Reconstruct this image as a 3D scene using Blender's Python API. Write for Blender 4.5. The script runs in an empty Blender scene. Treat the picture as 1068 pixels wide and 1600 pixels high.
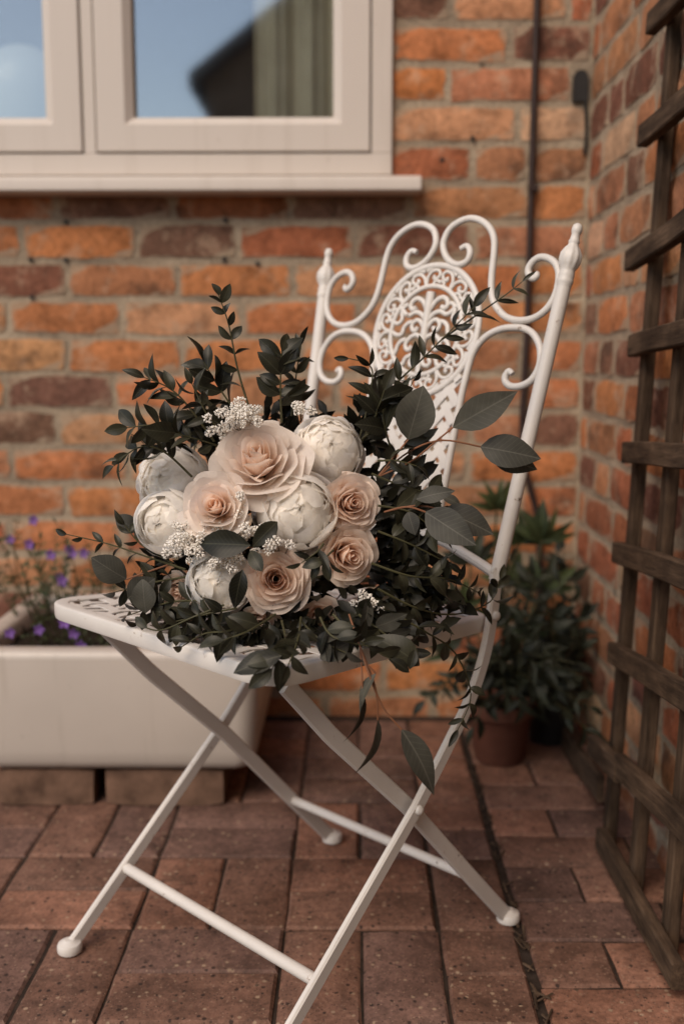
import bpy, math, random
import numpy as np
from mathutils import Vector, Matrix, noise as mnoise

random.seed(11)
sc = bpy.context.scene
COL = sc.collection
R = math.radians
V = Vector

# ------------------------------------------------------------------ camera, sky, sun, exposure
CAM_H, CAM_PITCH, CAM_YAW, CAM_F = 0.741, 8.4, 0.6, 1655.0      # f in pixels of the 1068 x 1600 photograph
cam_d = bpy.data.cameras.new('camera')
cam_d.sensor_fit = 'VERTICAL'; cam_d.sensor_height = 36.0
cam_d.lens = CAM_F / 1600 * 36
cam_d.clip_start = 0.02; cam_d.clip_end = 3000
cam_d.dof.use_dof = True; cam_d.dof.focus_distance = 1.12; cam_d.dof.aperture_fstop = 2.9
cam_o = bpy.data.objects.new('camera', cam_d); COL.objects.link(cam_o)
cam_o.location = (0, 0, CAM_H)
cam_o.rotation_euler = (R(90 - CAM_PITCH), 0, R(CAM_YAW))
sc.camera = cam_o

SUN_EL, SUN_AZ = 46.0, 214.0          # azimuth clockwise from +Y: the soft light comes from behind the camera, to the left
world = bpy.data.worlds.new('World'); sc.world = world; world.use_nodes = True
wn = world.node_tree.nodes; wl = world.node_tree.links
bg = wn['Background']; bg.inputs['Strength'].default_value = 0.10
sky = wn.new('ShaderNodeTexSky'); sky.sky_type = 'NISHITA'; sky.sun_disc = False
sky.sun_elevation = R(SUN_EL); sky.sun_rotation = R(SUN_AZ); sky.dust_density = 0.4
wl.new(sky.outputs[0], bg.inputs[0])

sun_d = bpy.data.lights.new('sun', 'SUN'); sun_d.energy = 1.5; sun_d.angle = R(40); sun_d.color = (1.0, 0.90, 0.78)
sun_o = bpy.data.objects.new('sun', sun_d); COL.objects.link(sun_o)
sdir = V((math.sin(R(SUN_AZ)) * math.cos(R(SUN_EL)), math.cos(R(SUN_AZ)) * math.cos(R(SUN_EL)), math.sin(R(SUN_EL))))
sun_o.rotation_euler = (-sdir).to_track_quat('-Z', 'Y').to_euler(); sun_o.location = sdir * 20

vs = sc.view_settings
sc.display_settings.display_device = 'sRGB'
vs.view_transform = 'Standard'; vs.look = 'None'; vs.gamma = 1.0; vs.use_curve_mapping = False
vs.exposure = 0.92
try:
    vs.use_white_balance = True; vs.white_balance_temperature = 7400; vs.white_balance_tint = 13
except Exception:
    pass
sc.render.engine = 'CYCLES'
sc.cycles.use_denoising = True
sc.cycles.max_bounces = 14; sc.cycles.diffuse_bounces = 10; sc.cycles.transmission_bounces = 12; sc.cycles.transparent_max_bounces = 12
sc.cycles.caustics_reflective = False; sc.cycles.caustics_refractive = False

# ------------------------------------------------------------------ measuring: photograph pixel on a vertical plane Y -> point in metres
_p, _y = R(CAM_PITCH), R(CAM_YAW)
_fw = V((-math.sin(_y) * math.cos(_p), math.cos(_y) * math.cos(_p), -math.sin(_p)))
_rt = V((math.cos(_y), math.sin(_y), 0)); _up = _rt.cross(_fw)
def at(x, y, Y):
    d = _fw + _rt * ((x - 534) / CAM_F) - _up * ((y - 800) / CAM_F)
    return V((0, 0, CAM_H)) + d * (Y / d.y)

# ------------------------------------------------------------------ mesh helpers
class MB:
    def __init__(s): s.v = []; s.f = []
    def add(s, vs_, fs):
        b = len(s.v); s.v += [tuple(p) for p in vs_]; s.f += [tuple(b + i for i in f) for f in fs]; return s
    def box(s, x0, x1, y0, y1, z0, z1):
        return s.add([(x0,y0,z0),(x1,y0,z0),(x1,y1,z0),(x0,y1,z0),(x0,y0,z1),(x1,y0,z1),(x1,y1,z1),(x0,y1,z1)],
                     [(0,3,2,1),(4,5,6,7),(0,1,5,4),(1,2,6,5),(2,3,7,6),(3,0,4,7)])
    def rings(s, rings, closed_loop=False, caps=True):
        n = len(rings[0]); vs_ = [p for r in rings for p in r]; fs = []
        m = len(rings)
        for i in range(m if closed_loop else m - 1):
            j = (i + 1) % m
            for k in range(n):
                l = (k + 1) % n
                fs.append((i*n+k, i*n+l, j*n+l, j*n+k))
        if caps and not closed_loop:
            fs.append(tuple(reversed(range(n)))); fs.append(tuple((m-1)*n + k for k in range(n)))
        return s.add(vs_, fs)
    def tube(s, pts, r, sides=8, flat=None, flatn=None):
        pts = [V(p) for p in pts]; rr = r if isinstance(r, (list, tuple)) else [r] * len(pts)
        rings = []; ref = None
        for i, p in enumerate(pts):
            t = (pts[min(i+1, len(pts)-1)] - pts[max(i-1, 0)])
            if t.length < 1e-9: t = V((0,0,1))
            t.normalize()
            if flatn is not None: a = V(flatn) - t * t.dot(V(flatn))
            elif ref is None:
                a = t.cross(V((0.31, 0.27, 0.91)));
                if a.length < 1e-3: a = t.cross(V((1, 0, 0)))
            else: a = ref - t * t.dot(ref)
            a.normalize(); ref = a; b = t.cross(a)
            fl = flat or 1.0
            rings.append([p + a * (rr[i]*fl*math.cos(2*math.pi*k/sides)) + b * (rr[i]*math.sin(2*math.pi*k/sides)) for k in range(sides)])
        return s.rings(rings)
    def bar(s, pts, w, t, taxis, ch=0.15):
        """flat bar: thickness t along taxis, width w across"""
        pts = [V(p) for p in pts]; ta = V(taxis).normalized(); rings = []
        c = min(w, t) * ch
        sec = [(-w/2+c,-t/2),(w/2-c,-t/2),(w/2,-t/2+c),(w/2,t/2-c),(w/2-c,t/2),(-w/2+c,t/2),(-w/2,t/2-c),(-w/2,-t/2+c)]
        for i, p in enumerate(pts):
            tg = pts[min(i+1, len(pts)-1)] - pts[max(i-1, 0)]; tg.normalize()
            wa = tg.cross(ta).normalized(); tb = wa.cross(tg).normalized()
            rings.append([p + wa * a + tb * b for a, b in sec])
        return s.rings(rings)
    def lathe(s, prof, o=(0,0,0), ax=(0,0,1), seg=20, flute=0, fl_amp=0, fl_rng=(0,0)):
        ax = V(ax).normalized(); a = ax.orthogonal().normalized(); b = ax.cross(a); o = V(o); rings = []
        for r, z in prof:
            ring = []
            for k in range(seg):
                th = 2*math.pi*k/seg; rad = r
                if flute and fl_rng[0] < z < fl_rng[1]: rad = r * (1 + fl_amp * math.cos(flute * th))
                ring.append(o + ax*z + a*(rad*math.cos(th)) + b*(rad*math.sin(th)))
            rings.append(ring)
        return s.rings(rings)
    def mesh(s, name, smooth=True, ang=35):
        me = bpy.data.meshes.new(name); me.from_pydata(s.v, [], s.f); me.update()
        if smooth:
            me.polygons.foreach_set('use_smooth', [True] * len(me.polygons))
            if ang < 180:
                try: me.set_sharp_from_angle(angle=R(ang))
                except Exception: pass
        return me

def link(name, me, mat=None, parent=None, color=None, M=None):
    o = bpy.data.objects.new(name, me); COL.objects.link(o)
    if mat and me and not me.materials: me.materials.append(mat)
    if parent is not None:
        o.parent = parent
        if 'base' in parent: o.matrix_parent_inverse = Matrix.Translation(-V(parent['base']))
    if M is not None: o.matrix_basis = M
    if color: o.color = (*color, 1)
    return o
def tag(o, label=None, cat=None, group=None, kind=None):
    if label: o['label'] = label
    if cat: o['category'] = cat
    if group: o['group'] = group
    if kind: o['kind'] = kind
    return o
def root(name, loc, label, cat, group=None, kind=None):
    o = bpy.data.objects.new(name, None); COL.objects.link(o); o.location = loc; o.empty_display_size = 0.05
    o['base'] = tuple(loc)
    return tag(o, label, cat, group, kind)
ROOTS = []
def part(name, mb, mat, parent, smooth=True, ang=35, color=None):
    return link(name, mb.mesh(name, smooth, ang), mat, parent, color)

def catmull(pts, n=6):
    pts = [V(p) for p in pts]; out = []
    for i in range(len(pts) - 1):
        p0 = pts[max(i-1,0)]; p1 = pts[i]; p2 = pts[i+1]; p3 = pts[min(i+2, len(pts)-1)]
        for k in range(n):
            t = k / n
            out.append(0.5*((2*p1)+(p2-p0)*t+(2*p0-5*p1+4*p2-p3)*t*t+(3*p1-p0-3*p2+p3)*t*t*t))
    out.append(pts[-1]); return out

# ------------------------------------------------------------------ materials
class NT:
    def __init__(s, name):
        s.m = bpy.data.materials.new(name); s.m.use_nodes = True
        s.n = s.m.node_tree.nodes; s.l = s.m.node_tree.links; s.b = s.n['Principled BSDF']; s.out = s.n['Material Output']
    def new(s, t, **kw):
        n = s.n.new(t)
        for k, v in kw.items():
            if k in n.inputs.keys(): n.inputs[k].default_value = v
            else: setattr(n, k, v)
        return n
    def set(s, k, v):
        if hasattr(v, 'is_output'): s.l.new(v, s.b.inputs[k])
        else: s.b.inputs[k].default_value = v
    def coord(s, kind='Object', scale=None, rnd=False):
        tc = s.new('ShaderNodeTexCoord'); o = tc.outputs[kind]
        if rnd:
            oi = s.new('ShaderNodeObjectInfo'); mul = s.new('ShaderNodeMath', operation='MULTIPLY'); mul.inputs[1].default_value = 37.0
            s.l.new(oi.outputs['Random'], mul.inputs[0])
            ad = s.new('ShaderNodeVectorMath', operation='ADD'); s.l.new(o, ad.inputs[0]); s.l.new(mul.outputs[0], ad.inputs[1]); o = ad.outputs[0]
        if scale:
            mp = s.new('ShaderNodeMapping'); mp.inputs['Scale'].default_value = scale; s.l.new(o, mp.inputs[0]); o = mp.outputs[0]
        return o
    def noise(s, co, scale, detail=4, rough=0.6):
        n = s.new('ShaderNodeTexNoise'); n.inputs['Scale'].default_value = scale; n.inputs['Detail'].default_value = detail; n.inputs['Roughness'].default_value = rough
        if co is not None: s.l.new(co, n.inputs['Vector'])
        return n.outputs['Fac']
    def ramp(s, fac, stops):
        r = s.new('ShaderNodeValToRGB'); e = r.color_ramp.elements
        e[0].position = stops[0][0]; e[0].color = (*stops[0][1], 1) if len(stops[0][1]) == 3 else stops[0][1]
        e[1].position = stops[-1][0]; e[1].color = (*stops[-1][1], 1)
        for p, c in stops[1:-1]:
            x = e.new(p); x.color = (*c, 1)
        s.l.new(fac, r.inputs[0]); return r.outputs[0]
    def mix(s, fac, a, b, mode='MIX'):
        m = s.new('ShaderNodeMix'); m.data_type = 'RGBA'; m.blend_type = mode
        for k, v in ((0, fac), (6, a), (7, b)):
            if hasattr(v, 'is_output'): s.l.new(v, m.inputs[k])
            else: m.inputs[k].default_value = v if k == 0 else (*v, 1)
        return m.outputs[2]
    def bump(s, h, strength=0.3, dist=0.002):
        b = s.new('ShaderNodeBump'); b.inputs['Strength'].default_value = strength; b.inputs['Distance'].default_value = dist
        s.l.new(h, b.inputs['Height']); s.l.new(b.outputs[0], s.b.inputs['Normal'])
G = lambda v: (v, v, v)

def m_brick():
    t = NT('brick_clay'); oi = t.new('ShaderNodeObjectInfo')
    co = t.coord(rnd=True)
    n1 = t.noise(co, 13, 6, 0.68); n2 = t.noise(co, 70, 5, 0.72); n3 = t.noise(co, 8, 4, 0.62); n4 = t.noise(co, 17, 7, 0.72); n6 = t.noise(co, 30, 4, 0.6)
    c = t.mix(1.0, oi.outputs['Color'], t.ramp(n1, [(0.26, G(0.42)), (0.44, G(0.90)), (0.58, G(1.08)), (0.74, G(1.42))]), 'MULTIPLY')
    c = t.mix(1.0, c, t.ramp(n2, [(0.28, G(0.55)), (0.5, G(1.0)), (0.72, G(1.25))]), 'MULTIPLY')
    # fired-dark blotches, lime bloom, mortar smeared over the arrises
    c = t.mix(t.ramp(n3, [(0.56, G(0.0)), (0.70, G(0.70))]), c, (0.060, 0.038, 0.029))
    c = t.mix(t.ramp(n4, [(0.54, G(0.0)), (0.72, G(0.70))]), c, (0.52, 0.36, 0.25))
    at_ = t.new('ShaderNodeAttribute'); at_.attribute_name = 'edge'
    ad = t.new('ShaderNodeMath', operation='MULTIPLY_ADD'); t.l.new(n6, ad.inputs[0]); ad.inputs[1].default_value = 0.9; t.l.new(at_.outputs['Fac'], ad.inputs[2])
    hf = t.new('ShaderNodeMath', operation='MULTIPLY'); hf.inputs[1].default_value = 0.5; t.l.new(ad.outputs[0], hf.inputs[0]); ad = hf
    c = t.mix(t.ramp(ad.outputs[0], [(0.645, G(0.0)), (0.735, G(0.78))]), c, (0.36, 0.275, 0.195))
    t.set('Base Color', c); t.set('Roughness', 0.92); t.set('Specular IOR Level', 0.15)
    ah = t.new('ShaderNodeMath', operation='ADD'); t.l.new(n2, ah.inputs[0]); t.l.new(n4, ah.inputs[1])
    t.bump(ah.outputs[0], 0.8, 0.004); return t.m
def m_mortar():
    t = NT('lime_mortar'); co = t.coord()
    n1 = t.noise(co, 9, 4, 0.6); n2 = t.noise(co, 120, 4, 0.7); n3 = t.noise(co, 30, 3, 0.5)
    c = t.ramp(n1, [(0.30, (0.24, 0.185, 0.135)), (0.55, (0.37, 0.290, 0.210)), (0.75, (0.45, 0.36, 0.265))])
    c = t.mix(1.0, c, t.ramp(n2, [(0.3, G(0.7)), (0.7, G(1.2))]), 'MULTIPLY')
    c = t.mix(t.ramp(n3, [(0.66, G(0)), (0.74, G(0.75))]), c, (0.06, 0.045, 0.035))
    t.set('Base Color', c); t.set('Roughness', 0.95); t.set('Specular IOR Level', 0.1)
    mx = t.new('ShaderNodeMath', operation='ADD'); t.l.new(n2, mx.inputs[0]); t.l.new(n3, mx.inputs[1])
    t.bump(mx.outputs[0], 0.8, 0.004); return t.m
def m_paver():
    t = NT('paver_block'); oi = t.new('ShaderNodeObjectInfo'); co = t.coord(rnd=True)
    n1 = t.noise(co, 11, 4, 0.6); n2 = t.noise(co, 160, 3, 0.7); n5 = t.noise(co, 45, 4, 0.65)
    c = t.mix(1.0, oi.outputs['Color'], t.ramp(n1, [(0.28, G(0.55)), (0.5, G(1.0)), (0.72, G(1.25))]), 'MULTIPLY')
    c = t.mix(1.0, c, t.ramp(n5, [(0.3, G(0.65)), (0.5, G(1.0)), (0.7, G(1.2))]), 'MULTIPLY')
    c = t.mix(1.0, c, t.ramp(n2, [(0.3, G(0.7)), (0.7, G(1.25))]), 'MULTIPLY')
    vo = t.new('ShaderNodeTexVoronoi'); vo.inputs['Scale'].default_value = 130; t.l.new(co, vo.inputs['Vector'])
    sep = t.new('ShaderNodeSeparateColor'); t.l.new(vo.outputs['Color'], sep.inputs[0])
    rim = t.ramp(vo.outputs['Distance'], [(0.26, G(1)), (0.42, G(0))])
    dk = t.mix(1.0, rim, t.ramp(sep.outputs[0], [(0.84, G(0)), (0.88, G(0.85))]), 'MULTIPLY')
    c = t.mix(dk, c, (0.022, 0.014, 0.012))
    lt = t.mix(1.0, rim, t.ramp(sep.outputs[1], [(0.90, G(0)), (0.94, G(0.75))]), 'MULTIPLY')
    c = t.mix(lt, c, (0.36, 0.25, 0.17))
    v2 = t.new('ShaderNodeTexVoronoi'); v2.inputs['Scale'].default_value = 330; t.l.new(co, v2.inputs['Vector'])
    s2 = t.new('ShaderNodeSeparateColor'); t.l.new(v2.outputs['Color'], s2.inputs[0]); r2 = t.ramp(v2.outputs['Distance'], [(0.25, G(1)), (0.5, G(0))])
    c = t.mix(t.mix(1.0, r2, t.ramp(s2.outputs[0], [(0.80, G(0)), (0.85, G(0.7))]), 'MULTIPLY'), c, (0.04, 0.024, 0.02))
    c = t.mix(t.mix(1.0, r2, t.ramp(s2.outputs[1], [(0.88, G(0)), (0.92, G(0.6))]), 'MULTIPLY'), c, (0.33, 0.21, 0.15))
    nst = t.noise(co, 6, 4, 0.65)
    c = t.mix(t.ramp(nst, [(0.55, G(0)), (0.75, G(0.55))]), c, (0.045, 0.030, 0.024))
    t.set('Base Color', c); t.set('Roughness', t.ramp(n1, [(0.3, G(0.62)), (0.7, G(0.85))])); t.set('Specular IOR Level', 0.25)
    t.bump(n2, 0.55, 0.002); return t.m
def m_plain(name, col, rough=0.6, spec=0.4, var=0.15, scale=20, bump=0.0, metal=0, rnd=False):
    t = NT(name); co = t.coord(rnd=rnd); n = t.noise(co, scale, 4, 0.6)
    c = t.mix(1.0, col, t.ramp(n, [(0.3, G(1 - var)), (0.7, G(1 + var))]), 'MULTIPLY')
    t.set('Base Color', c); t.set('Roughness', rough); t.set('Specular IOR Level', spec); t.set('Metallic', metal)
    if bump: t.bump(n, bump, 0.002)
    return t.m
def m_chair():
    t = NT('white_enamel'); co = t.coord()
    n = t.noise(co, 7, 4, 0.6); n2 = t.noise(co, 55, 5, 0.7); n3 = t.noise(co, 260, 2, 0.6)
    c = t.mix(1.0, (0.635, 0.595, 0.555), t.ramp(n, [(0.3, G(0.90)), (0.7, G(1.06))]), 'MULTIPLY')
    c = t.mix(t.ramp(n2, [(0.625, G(0)), (0.70, G(0.50))]), c, (0.36, 0.26, 0.18))
    c = t.mix(t.ramp(n2, [(0.675, G(0)), (0.695, G(0.9))]), c, (0.09, 0.04, 0.02))
    t.set('Base Color', c); t.set('Roughness', 0.42); t.set('Specular IOR Level', 0.4)
    t.bump(n3, 0.12, 0.0008); return t.m
def m_cream():
    t = NT('cream_paint'); n = t.noise(t.coord(scale=(30, 30, 1.6)), 1.0, 4, 0.6); n2 = t.noise(t.coord(), 40, 5, 0.7)
    c = t.mix(t.ramp(n, [(0.52, G(0)), (0.78, G(0.30))]), (0.590, 0.525, 0.470), (0.40, 0.33, 0.27))
    c = t.mix(t.ramp(n2, [(0.66, G(0)), (0.74, G(0.35))]), c, (0.30, 0.24, 0.19))
    t.set('Base Color', c); t.set('Roughness', 0.45); t.set('Specular IOR Level', 0.35); t.bump(n2, 0.05, 0.001); return t.m
def m_sink():
    t = NT('glazed_ceramic'); n = t.noise(t.coord(scale=(26, 26, 2.2)), 1.0, 4, 0.6); n2 = t.noise(t.coord(), 60, 5, 0.7); n3 = t.noise(t.coord(), 5, 3, 0.5)
    c = t.mix(1.0, (0.475, 0.42, 0.372), t.ramp(n3, [(0.3, G(0.92)), (0.7, G(1.05))]), 'MULTIPLY')
    c = t.mix(t.ramp(n, [(0.56, G(0)), (0.78, G(0.35))]), c, (0.22, 0.17, 0.13))
    c = t.mix(t.ramp(n2, [(0.70, G(0)), (0.76, G(0.6))]), c, (0.16, 0.12, 0.09))
    t.set('Base Color', c); t.set('Roughness', t.ramp(n2, [(0.3, G(0.25)), (0.7, G(0.45))])); t.set('Specular IOR Level', 0.45); return t.m
def m_wood(name, a, b, rough=0.85):
    t = NT(name); co = t.coord(scale=(60, 6, 60), rnd=True); n = t.noise(co, 1.6, 6, 0.7)
    n2 = t.noise(t.coord(rnd=True), 14, 3, 0.6)
    c = t.ramp(n, [(0.30, a), (0.55, tuple((x+y)/2 for x, y in zip(a, b))), (0.72, b)])
    c = t.mix(1.0, c, t.ramp(n2, [(0.3, G(0.6)), (0.7, G(1.35))]), 'MULTIPLY')
    t.set('Base Color', c); t.set('Roughness', rough); t.set('Specular IOR Level', 0.15); t.bump(n, 0.7, 0.003); return t.m
def m_leaf(name, a, b, rough=0.5, trans=0.18):
    t = NT(name); oi = t.new('ShaderNodeObjectInfo'); co = t.coord(rnd=True); n = t.noise(co, 2.5, 3, 0.5)
    c = t.mix(oi.outputs['Random'], a, b)
    c = t.mix(1.0, c, t.ramp(n, [(0.3, G(0.7)), (0.7, G(1.25))]), 'MULTIPLY')
    # pale midrib: object y is across the leaf
    tc = t.new('ShaderNodeTexCoord'); sx = t.new('ShaderNodeSeparateXYZ'); t.l.new(tc.outputs['Object'], sx.inputs[0])
    ab = t.new('ShaderNodeMath', operation='ABSOLUTE'); t.l.new(sx.outputs['Y'], ab.inputs[0])
    m1 = t.new('ShaderNodeMath', operation='MULTIPLY_ADD'); t.l.new(ab.outputs[0], m1.inputs[0]); m1.inputs[1].default_value = -0.85; t.l.new(sx.outputs['X'], m1.inputs[2])
    m2 = t.new('ShaderNodeMath', operation='MULTIPLY'); t.l.new(m1.outputs[0], m2.inputs[0]); m2.inputs[1].default_value = 11.0
    m3 = t.new('ShaderNodeMath', operation='FRACT'); t.l.new(m2.outputs[0], m3.inputs[0])
    c = t.mix(t.ramp(m3.outputs[0], [(0.05, G(0.22)), (0.16, G(0.0))]), c, tuple(min(1, x * 1.9 + 0.01) for x in b))
    n9 = t.noise(t.coord(rnd=True), 9, 5, 0.7)
    c = t.mix(t.ramp(n9, [(0.66, G(0)), (0.74, G(0.5))]), c, (0.07, 0.045, 0.022))
    c = t.mix(t.ramp(ab.outputs[0], [(0.003, G(0.32)), (0.014, G(0.0))]), c, tuple(min(1, x * 2.6 + 0.02) for x in b))
    t.set('Base Color', c); t.set('Roughness', rough); t.set('Specular IOR Level', 0.22)
    tr = t.new('ShaderNodeBsdfTranslucent'); t.l.new(c, tr.inputs[0]); ms = t.new('ShaderNodeMixShader'); ms.inputs[0].default_value = trans
    t.l.new(t.b.outputs[0], ms.inputs[1]); t.l.new(tr.outputs[0], ms.inputs[2]); t.l.new(ms.outputs[0], t.out.inputs[0]); return t.m
def m_petal(name, inner, outer, trans=0.3):
    t = NT(name); co = t.coord()
    sx = t.new('ShaderNodeSeparateXYZ'); tc = t.new('ShaderNodeTexCoord'); t.l.new(tc.outputs['Object'], sx.inputs[0])
    ln = t.new('ShaderNodeVectorMath', operation='LENGTH'); cm = t.new('ShaderNodeCombineXYZ')
    t.l.new(sx.outputs['X'], cm.inputs[0]); t.l.new(sx.outputs['Y'], cm.inputs[1]); t.l.new(cm.outputs[0], ln.inputs[0])
    c = t.ramp(ln.outputs['Value'], [(0.08, inner), (0.75, outer)])
    oi = t.new('ShaderNodeObjectInfo'); hs = t.new('ShaderNodeHueSaturation')
    rv = t.new('ShaderNodeMapRange'); rv.inputs[3].default_value = 0.90; rv.inputs[4].default_value = 1.08; t.l.new(oi.outputs['Random'], rv.inputs[0])
    t.l.new(rv.outputs[0], hs.inputs['Value']); t.l.new(c, hs.inputs['Color']); c = hs.outputs[0]
    n = t.noise(t.coord(scale=(1, 1, 0.35), rnd=True), 16, 4, 0.6)
    c = t.mix(1.0, c, t.ramp(n, [(0.3, G(0.95)), (0.7, G(1.02))]), 'MULTIPLY')
    t.set('Base Color', c); t.set('Roughness', 0.6); t.set('Specular IOR Level', 0.2); t.bump(n, 0.15, 0.03)
    tr = t.new('ShaderNodeBsdfTranslucent'); t.l.new(c, tr.inputs[0]); ms = t.new('ShaderNodeMixShader'); ms.inputs[0].default_value = trans
    t.l.new(t.b.outputs[0], ms.inputs[1]); t.l.new(tr.outputs[0], ms.inputs[2]); t.l.new(ms.outputs[0], t.out.inputs[0]); return t.m
def m_glass():
    t = NT('window_glass'); t.n.remove(t.b)
    gl = t.new('ShaderNodeBsdfGlossy'); gl.inputs['Roughness'].default_value = 0.035; gl.inputs['Color'].default_value = (1, 1, 1, 1)
    tp = t.new('ShaderNodeBsdfTransparent'); tp.inputs[0].default_value = (0.80, 0.82, 0.80, 1)
    ms = t.new('ShaderNodeMixShader'); ms.inputs[0].default_value = 0.24
    t.l.new(tp.outputs[0], ms.inputs[1]); t.l.new(gl.outputs[0], ms.inputs[2]); t.l.new(ms.outputs[0], t.out.inputs[0]); return t.m

M = dict(
    brick=m_brick(), mortar=m_mortar(), paver=m_paver(), chair=m_chair(), glass=m_glass(),
    cream=m_cream(),
    gap=m_plain('shadow_gap_dark', (0.03, 0.026, 0.022), 0.8, 0.2, 0.1),  # dark colour for the shade inside the sash gaps
    sand=m_plain('joint_sand', (0.035, 0.025, 0.020), 0.95, 0.1, 0.4, 60, 0.5),
    ground=m_plain('outer_ground', (0.12, 0.075, 0.055), 0.95, 0.1, 0.3, 3, 0.3),
    sink=m_sink(),
    soil=m_plain('potting_soil', (0.022, 0.016, 0.012), 0.95, 0.1, 0.6, 80, 1.0),
    stone=m_plain('pale_stone', (0.34, 0.28, 0.23), 0.9, 0.2, 0.35, 25, 0.5),
    cable=m_plain('brown_cable', (0.032, 0.017, 0.014), 0.6, 0.3, 0.2),
    black=m_plain('black_plastic', (0.016, 0.014, 0.013), 0.6, 0.35, 0.2),
    terra=m_plain('terracotta', (0.13, 0.050, 0.033), 0.85, 0.2, 0.25, 14, 0.2),
    block=m_plain('dark_block', (0.135, 0.080, 0.056), 0.95, 0.1, 0.45, 22, 0.6),
    wood=m_wood('weathered_wood', (0.022, 0.0135, 0.009), (0.125, 0.080, 0.052)),
    stem=m_plain('green_stem', (0.055, 0.050, 0.022), 0.6, 0.3, 0.3),
    twig=m_plain('reddish_twig', (0.20, 0.085, 0.045), 0.6, 0.3, 0.3),
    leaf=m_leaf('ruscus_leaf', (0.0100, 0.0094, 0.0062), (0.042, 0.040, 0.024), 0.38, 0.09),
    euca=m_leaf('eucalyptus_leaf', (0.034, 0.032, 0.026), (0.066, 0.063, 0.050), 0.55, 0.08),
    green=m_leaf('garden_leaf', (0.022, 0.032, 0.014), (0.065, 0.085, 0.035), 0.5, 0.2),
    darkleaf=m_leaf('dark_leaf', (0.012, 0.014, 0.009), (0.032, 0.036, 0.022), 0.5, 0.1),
    rose_a=m_petal('peach_petal', (0.945, 0.80, 0.69), (0.955, 0.87, 0.80), .52),
    rose_b=m_petal('dusty_petal', (0.88, 0.70, 0.58), (0.92, 0.79, 0.69), .48),
    peony=m_petal('cream_petal', (0.97, 0.93, 0.87), (0.98, 0.955, 0.92), .55),
    gyp=m_plain('white_floret', (0.82, 0.77, 0.70), 0.7, 0.2, 0.05),
    purple=m_plain('purple_petal', (0.16, 0.075, 0.27), 0.6, 0.2, 0.2),
    house=m_plain('far_brick', (0.22, 0.15, 0.11), 0.9, 0.1, 0.3, 4),
    roof=m_plain('far_roof_tile', (0.13, 0.10, 0.085), 0.9, 0.1, 0.3, 8),
    room=m_plain('room_paint', (0.20, 0.17, 0.14), 0.9, 0.1, 0.1, 3),
    curtain=m_plain('curtain_cloth', (0.80, 0.74, 0.62), 0.9, 0.1, 0.12, 12),
    balloon=m_plain('pearl_balloon', (0.72, 0.76, 0.78), 0.25, 0.5, 0.05, 4),
)

# ================================================================== THE SETTING
W = 2.13           # face of the house wall
XR = 0.452         # face of the side wall
# ---- ground
g = MB().box(-300, 300, -300, 300, -0.30, -0.052)
tag(part('ground', g, M['ground'], None, False), kind='structure')
# ---- paving: basket weave blocks 200 x 100 with a border strip along the side wall
paving = part('paving', MB().box(-2.35, XR, -0.6, W, -0.05, -0.005), M['sand'], None, False)
tag(paving, kind='structure')
def slab_mesh(seed, L, Wd):
    rnd = random.Random(seed); mb = MB(); b = 0.0035; H = 0.045
    xs = [-L/2+b, -L/6, L/6, L/2-b]; ys = [-Wd/2+b, 0, Wd/2-b]
    top = [(x + rnd.uniform(-.0008,.0008), y + rnd.uniform(-.0008,.0008), rnd.uniform(-.0008,.0006)) for y in ys for x in xs]
    per = [0,1,2,3,7,11,10,9,8,4]
    lo = []
    for i in per:
        x, y, z = top[i]
        sx = 1 if i % 4 == 3 else (-1 if i % 4 == 0 else 0); sy = -1 if i < 4 else (1 if i > 7 else 0)
        j = rnd.uniform(-.0007, .0007)
        lo.append((x + sx*(b+j), y + sy*(b+j), -0.0035))
    bot = [(x, y, -H) for x, y, z in lo]
    fs = [(r*4+c, r*4+c+1, r*4+c+5, r*4+c+4) for r in range(2) for c in range(3)]
    n = len(per)
    for k in range(n):
        l = (k+1) % n
        fs.append((per[l], per[k], 12+k, 12+l)); fs.append((12+l, 12+k, 12+n+k, 12+n+l))
    mb.add(top + lo + bot, fs); me = mb.mesh('paver', True, 40); me.materials.append(M['paver']); return me
J = 0.004
FULL = [slab_mesh(i, 0.2 - J, 0.1 - J) for i in range(7)]
HALF = [slab_mesh(20 + i, 0.1 - J, 0.1 - J) for i in range(4)]
rp = random.Random(5)
def pcol():
    q = rp.random()
    if q < .22: c = (0.200, 0.096, 0.064)
    elif q < .62: c = (0.163, 0.084, 0.059)
    else: c = (0.130, 0.072, 0.056)
    k = 1.10 * rp.uniform(.82, 1.18); return tuple(x * k for x in c)
def paver(x, y, rot, half=False):
    me = rp.choice(HALF if half else FULL)
    a = rot + (math.pi if rp.random() < .5 else 0) + rp.uniform(-.008, .008)
    o = link('paver', me, None, paving, pcol(), Matrix.Translation((x + rp.uniform(-.0008,.0008), y + rp.uniform(-.0008,.0008), rp.uniform(-.0015, .0010))) @ Matrix.Rotation(a, 4, 'Z') @ Matrix.Rotation(rp.uniform(-.006,.006), 4, 'X'))
XB = 0.113
for i in range(-9, 2):
    for j in range(-3, 6):
        x0 = -0.288 + 0.2*i; y0 = 1.09 + 0.2*j
        if x0 < -1.55 and y0 < 0.6: continue
        vert = (i + j) % 2 != 0
        if y0 + 0.2 > W - 0.01: continue
        for k in (0, 1):
            if vert: paver(x0 + .05 + .1*k, y0 + .1, math.pi/2)
            else: paver(x0 + .1, y0 + .05 + .1*k, 0)
for j in range(-3, 6):                                             # the half-module column beside the drain line
    y0 = 1.09 + 0.2*j
    if y0 + .2 > W: continue
    if (2 + j) % 2 != 0: paver(XB + .05, y0 + .1, math.pi/2)
    else:
        for k in (0, 1): paver(XB + .05, y0 + .05 + .1*k, 0, True)
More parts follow.
